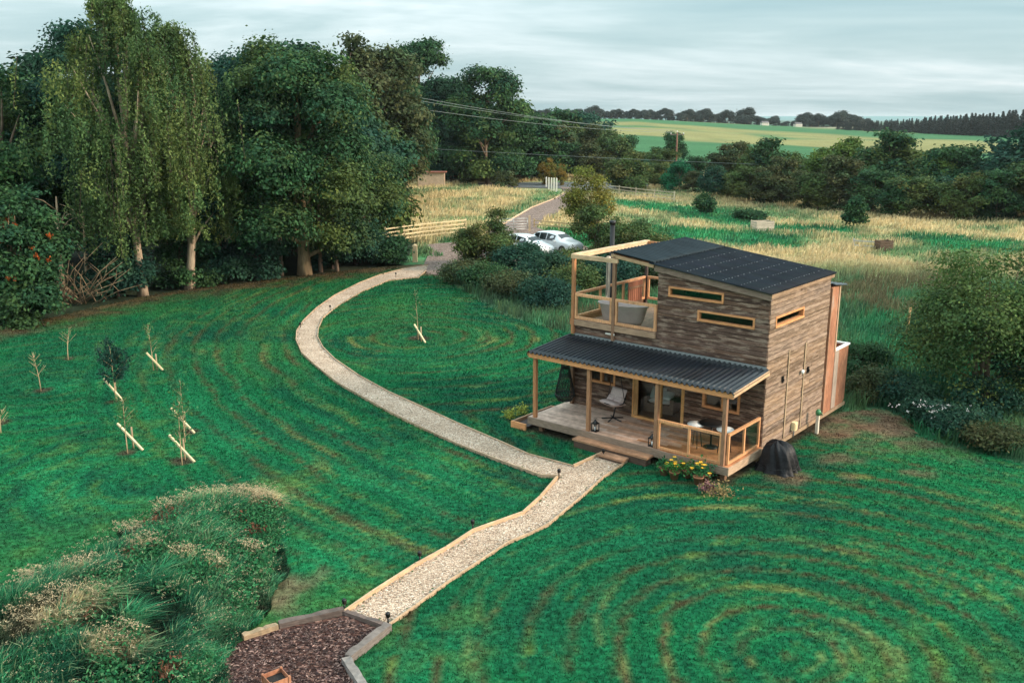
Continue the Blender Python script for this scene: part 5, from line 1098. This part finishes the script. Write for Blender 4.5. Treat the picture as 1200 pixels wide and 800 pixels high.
# tall grass mound
n = 170000; b0 = mound_poly.min(0)-.3; b1 = mound_poly.max(0)+.3; x = rng.uniform(b0[0], b1[0], n); y = rng.uniform(b0[1], b1[1], n)
d = polydist(x, y, mound_poly); wz = np.hypot(x-gnd(255, 655)[0], (y-gnd(255, 655)[1])*.8); ins = inpoly(x, y, mound_poly); k = ((ins & ((wz > 1.9) | (rng.rand(n) < .4))) | (d < .5*vnoise(x, y, .5, 3)**2)) & visible(x, y, 80); x, y = x[k], y[k]; n = len(x); d = np.where(ins[k], d[k], 0)
q = fbm(x, y, 1.1, 2); q2 = fbm(x, y, .6, 5); q3 = fbm(x+4, y, 1.6, 8)
c = lerp((.010, .07, .036), (.022, .15, .065), sstep(.3, .7, q)); c = lerp(c, (.10, .18, .095), sstep(.5, .75, q3)*.55); c = lerp(c, (.014, .11, .04), sstep(.5, .7, q2)*.5); c = lerp(c, (.07, .045, .03), sstep(.66, .74, q2*.5+q*.5)*.8)
e = gnd(298, 600); tuft = np.hypot(x-e[0], (y-e[1])) < .62
e2 = [(gnd(60, 755), 1.1), (gnd(245, 600), 1.0), (gnd(215, 690), .35), (gnd(290, 665), .3), (gnd(90, 700), .5), (gnd(148, 640), .35), (gnd(200, 612), .6), (gnd(35, 700), .5), (gnd(130, 790), .6), (gnd(170, 680), .4), (gnd(250, 690), .3)]; tan = np.zeros(n)
for (ex, ey), rr_ in e2: tan = np.maximum(tan, sstep(rr_*1.2, rr_*.3, np.hypot(x-ex, (y-ey)*1.6))*.9*(q2 > .36))
c = lerp(c, (.36, .27, .15), np.maximum(tan, tuft*.95)); c *= rng.uniform(.4, 1.55, (n, 1)); c = np.where((rng.rand(n) < .10)[:, None], np.array([.17, .25, .13])*rng.uniform(.7, 1.3, (n, 1)), c); c *= (.28+.95*sstep(.28, .62, vnoise(x, y, .42, 7)))[:, None]  # clump noise darkens the crevices between tufts: shade put into the blade colour
h = rng.uniform(.35, .8, n)*(.4+.6*sstep(0, 1.0, d))*(1+.35*(q-.5)); h = h*(.6+.7*vnoise(x, y, .42, 7)); h = np.where(tuft, rng.uniform(.4, .7, n), h)
wind = .2+.6*vnoise(x, y, 1.3, 9); h = h*.82
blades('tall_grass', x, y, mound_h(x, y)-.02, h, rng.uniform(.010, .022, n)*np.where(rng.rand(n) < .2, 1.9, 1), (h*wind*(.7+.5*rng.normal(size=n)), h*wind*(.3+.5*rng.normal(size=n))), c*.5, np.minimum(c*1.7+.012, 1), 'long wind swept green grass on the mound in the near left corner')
n = 2400; x = rng.uniform(b0[0], b1[0], n); y = rng.uniform(b0[1], b1[1], n); k = inpoly(x, y, mound_poly) & (fbm(x+4, y, 1.6, 8) > .42) & visible(x, y, 80); x, y = x[k], y[k]; n = len(x)
P = []; 
hh = rng.uniform(.5, .85, n); lx = hh*rng.uniform(.2, .6, n); ly = hh*rng.uniform(.0, .35, n)
f = rng.rand(n, 9)[:, :, None]; base = np.c_[x+lx*.75, y+ly*.75, mound_h(x, y)+hh*.72][:, None, :]; tipp = np.c_[x+lx*1.3, y+ly*1.3, mound_h(x, y)+hh*.78][:, None, :]
P = (base*(1-f)+tipp*f+rng.normal(size=(n, 9, 3))*.012).reshape(-1, 3); V, F = leaves_np(P, .032, None, .3); C = np.repeat(np.array([(.42, .36, .23)])*rng.uniform(.6, 1.2, (len(P), 1)), 4, 0)
tag(mesh_np('seed_heads', V, F, C, M['blade']), 'pale nodding seed heads over the tall grass mound', 'grass', None, 'stuff')
# feathery plumes of the seeding tufts
Q = []
for (ex, ey), rr_, nn in [(e, .55, 230)]+[(a_, b_*.85, int(120*b_)) for a_, b_ in e2]:
    ang = rng.rand(nn)*6.283; q_ = rr_*rng.rand(nn)**.5; bx0 = ex+np.cos(ang)*q_; by0 = ey+np.sin(ang)*q_*.7; hz_ = rng.uniform(.38, .66, nn); ll_ = rng.uniform(.1, .3, nn)
    for s_ in np.linspace(0, 1, 12): Q.append(np.c_[bx0+ll_*s_*.9, by0+ll_*s_*.45, mound_h(bx0, by0)+hz_-.12*s_*s_]+rng.normal(size=(nn, 3))*.014)
Q = np.vstack(Q); Q = Q[inpoly(Q[:, 0], Q[:, 1], mound_poly)]; V, F = leaves_np(Q, .045, None, .3); C = np.repeat(np.array([(.52, .42, .27)])*rng.uniform(.55, 1.25, (len(Q), 1)), 4, 0)
tag(mesh_np('grass_plumes', V, F, C, M['blade']), 'straw coloured feathery plumes in tufts on the grass mound', 'grass', None, 'stuff')
# broad weeds on the mound
n = 15000; x = rng.uniform(b0[0], b1[0], n); y = rng.uniform(b0[1], b1[1], n); k = inpoly(x, y, mound_poly) & ((fbm(x, y, .6, 5) > .56) | (np.hypot(x-gnd(255, 655)[0], (y-gnd(255, 655)[1])*.8) < 1.9)) & (x > -8.5) & (rng.rand(n) < .55); x, y = x[k], y[k]
P = (np.c_[x, y, mound_h(x, y)+.3][:, None]+rng.normal(size=(len(x), 14, 3))*np.array([.09, .09, .1])).reshape(-1, 3); C = pal([(.02, .13, .05), (.03, .16, .06), (.06, .16, .07)], len(P), rng)
q_ = np.repeat(vnoise(x, y, .5, 10) > .84, 14); C = np.where(q_[:, None], np.array([.13, .06, .035])*rng.uniform(.6, 1.4, (len(P), 1)), C*rng.uniform(.5, 1.4, (len(P), 1)))
V, F = leaves_np(P, .075, None, .5); tag(mesh_np('weeds', V, F, np.repeat(C, 4, 0), M['leaf']), 'broad leaved weeds among the tall grass mound', 'weeds', None, 'stuff')
# rough grass between lawn and meadow, and the meadow
def rough(name, n, y0, y1, label, hs, ws, pw=1.0, den=None):
    y = y0+rng.rand(n)**pw*(y1-y0); x = (rng.rand(n)-.5)*1.25*(y+8); k = visible(x, y) & ~inpoly(x, y, lawn_poly) & ~inpoly(x, y, house_poly); x, y = x[k], y[k]
    dr = gpoly([(560, 322), (505, 292), (494, 287), (530, 284), (560, 279), (588, 264), (622, 244), (650, 233), (663, 226), (560, 219), (560, 212), (760, 213), (760, 221), (684, 222.5), (678, 230), (668, 242), (640, 256), (628, 266), (690, 290), (680, 320)])
    k = ~inpoly(x, y, dr) & ~inpoly(x, y, path_poly) & ~((x < -7.5) & (y < 74)) & ~((x < -3) & (y > 52) & (y < 66)); x, y = x[k], y[k]; n = len(x)
    c = meadow_col(x, y)*rng.uniform(.65, 1.3, (n, 1)); g = meadow_mix(x, y); q = vnoise(x, y, 2.2, 3); h = rng.uniform(.5, 1.1, n)*hs*(1-.35*g*(y > 62))*(.6+.8*q); wd = rng.uniform(.6, 1.3, n)*ws*(.5+y/90)
    tip = lerp(c*1.15, np.array([.66, .54, .34])*np.ones((n, 3)), (1-g)*.5)
    brn = (vnoise(x, y, 3.3, 10) > .74) & (y < 62); c = np.where(brn[:, None], c*.4+np.array([.10, .075, .04])*.6, c); tip = np.where(brn[:, None], np.array([.2, .16, .09])*rng.uniform(.6, 1.2, (n, 1)), tip)
    blades(name, x, y, terrain(x, y)-.05, h, wd, (h*rng.normal(.15, .25, n), h*rng.normal(.05, .25, n)), c*.85, tip, label)
rough('rough_grass', 165000, 20, 64, 'rank green nettles and long grass round the cabin', .6, .04)
rough('meadow_grass', 210000, 60, 170, 'tan seeding meadow grass with green strips beyond the cabin', .62, .06, 1.25)
# leaf litter and pebbles that break up the edges
n = 5000; px = rng.rand(n)*len(path_poly); i = px.astype(int); f = px-i; A0 = path_poly[i]; B0 = path_poly[(i+1) % len(path_poly)]; P = A0*(1-f[:, None])+B0*f[:, None]+rng.normal(size=(n, 2))*.12
L0 = np.c_[P, np.full(n, .035)]; k = inpoly(P[:, 0], P[:, 1], path_poly); P = L0[k]; V, F = leaves_np(P, .05, np.tile([0, 0, 1.], (len(P), 1)), .8); C = pal([(.55, .45, .38), (.3, .22, .17), (.7, .62, .55), (.05, .12, .04)], len(P), rng)
tag(mesh_np('loose_chippings', V, F, np.repeat(C, 4, 0), M['blade']), 'loose pale chippings scattered along the gravel path edges', 'gravel', None, 'stuff')
n = 9000; b0 = bed_poly.min(0); b1 = bed_poly.max(0); P = np.c_[rng.uniform(b0[0], b1[0], n), rng.uniform(b0[1], b1[1], n), rng.uniform(.035, .06, n)]; k = inpoly(P[:, 0], P[:, 1], bed_poly) & (polydist(P[:, 0], P[:, 1], bed_poly) > .1); P = P[k]
V, F = leaves_np(P, .07, np.tile([0, 0, 1.], (len(P), 1)), .35); C = pal([(.05, .028, .025), (.10, .055, .05), (.03, .018, .018), (.30, .19, .16)], len(P), rng)*rng.uniform(.6, 1.2, (len(P), 1))
tag(mesh_np('bark_chips', V, F, np.repeat(C, 4, 0), M['bark']), 'brown bark chips covering the bed', 'bark chips', None, 'stuff')

# ------------------------------------------------------------------ the damp evening air
m = MB(); m.box(-6600, 6600, -6600, 6600, -14.5, 30)
hz, hnt, hb_ = newmat('air'); hnt.nodes.remove(hb_); pv = N(hnt, 'ShaderNodeVolumePrincipled'); pv.inputs['Color'].default_value = (.80, .88, .92, 1); pv.inputs['Density'].default_value = HAZE; pv.inputs['Anisotropy'].default_value = .2
hnt.links.new(pv.outputs[0], hnt.nodes['Material Output'].inputs['Volume'])
if HAZE: tag(m.build('haze', hz), kind='stuff')
# ------------------------------------------------------------------ daylight: cloudy evening, brighter to the right
SUN_EL, SUN_AZ = R(24), R(102)                                  # azimuth clockwise from the view direction (+Y)
w = bpy.data.worlds.new('World'); scene.world = w; w.use_nodes = True; nt = w.node_tree; bg = nt.nodes['Background']
sky = N(nt, 'ShaderNodeTexSky', sky_type='NISHITA'); sky.sun_disc = False; sky.sun_elevation = SUN_EL; sky.sun_rotation = SUN_AZ; sky.air_density = 1.0; sky.dust_density = 2.5
tc = N(nt, 'ShaderNodeTexCoord'); sep = N(nt, 'ShaderNodeSeparateXYZ'); nt.links.new(tc.outputs['Generated'], sep.inputs[0])
zz = N(nt, 'ShaderNodeMath', operation='MAXIMUM'); nt.links.new(sep.outputs['Z'], zz.inputs[0]); zz.inputs[1].default_value = 0.0
za = N(nt, 'ShaderNodeMath', operation='ADD'); nt.links.new(zz.outputs[0], za.inputs[0]); za.inputs[1].default_value = .13
dv = N(nt, 'ShaderNodeVectorMath', operation='SCALE'); inv = N(nt, 'ShaderNodeMath', operation='DIVIDE'); inv.inputs[0].default_value = 1.0; nt.links.new(za.outputs[0], inv.inputs[1])
nt.links.new(tc.outputs['Generated'], dv.inputs[0]); nt.links.new(inv.outputs[0], dv.inputs['Scale'])
mp = N(nt, 'ShaderNodeMapping'); mp.inputs['Scale'].default_value = (.42, .75, 0); mp.inputs['Location'].default_value = (1.7, .6, 0); nt.links.new(dv.outputs[0], mp.inputs[0])
nz = N(nt, 'ShaderNodeTexNoise'); nz.inputs['Scale'].default_value = 1.0; nz.inputs['Detail'].default_value = 5; nz.inputs['Roughness'].default_value = .6; nz.inputs['Distortion'].default_value = .35; nt.links.new(mp.outputs[0], nz.inputs[0])
CLD = [(.30, (2.9, 4.2, 4.5)), (.45, (3.8, 5.0, 5.2)), (.58, (5.3, 6.3, 6.5)), (.72, (7.1, 7.6, 7.7))]
cl = N(nt, 'ShaderNodeValToRGB'); e = cl.color_ramp.elements; e[0].position = .30; e[1].position = .70
K = 10.0
for p, c in CLD[1:3]: q = e.new(p); q.color = (c[0]/K, c[1]/K, c[2]/K, 1)
e[0].color = (*[v/K for v in CLD[0][1]], 1); e[len(e)-1].color = (*[v/K for v in CLD[3][1]], 1)
nt.links.new(nz.outputs['Fac'], cl.inputs[0])
sc_ = N(nt, 'ShaderNodeVectorMath', operation='SCALE'); sc_.inputs['Scale'].default_value = K; nt.links.new(cl.outputs[0], sc_.inputs[0])
zf = N(nt, 'ShaderNodeMath', operation='MULTIPLY_ADD'); nt.links.new(zz.outputs[0], zf.inputs[0]); zf.inputs[1].default_value = 2.4*K; zf.inputs[2].default_value = 1.0*K; nt.links.new(zf.outputs[0], sc_.inputs['Scale'])   # an overcast sky is about three times as bright overhead
mx = N(nt, 'ShaderNodeMix', data_type='RGBA'); mx.inputs['Factor'].default_value = .9; nt.links.new(sky.outputs[0], mx.inputs['A']); nt.links.new(sc_.outputs[0], mx.inputs['B'])
nt.links.new(mx.outputs['Result'], bg.inputs['Color']); bg.inputs['Strength'].default_value = .10
sun = bpy.data.lights.new('sun', 'SUN'); sun.energy = 4.2; sun.angle = R(10); sun.color = (1.0, .84, .66); so = bpy.data.objects.new('sun', sun); COL.objects.link(so)
sd = Vector((math.sin(SUN_AZ)*math.cos(SUN_EL), math.cos(SUN_AZ)*math.cos(SUN_EL), math.sin(SUN_EL))); so.rotation_euler = sd.to_track_quat('Z', 'Y').to_euler(); so.location = (60, -30, 60)
vs_ = scene.view_settings; scene.display_settings.display_device = 'sRGB'; vs_.view_transform = 'Standard'; vs_.look = 'None'; vs_.exposure = 0.43; vs_.gamma = 1.0; vs_.use_curve_mapping = False
cy = scene.cycles; scene.render.engine = 'CYCLES'; cy.use_denoising = True; cy.volume_bounces = 0; cy.max_bounces = 6; cy.diffuse_bounces = 3; cy.glossy_bounces = 3; cy.transmission_bounces = 4; cy.transparent_max_bounces = 8; cy.use_adaptive_sampling = True; cy.adaptive_threshold = .02; cy.caustics_reflective = False; cy.caustics_refractive = False
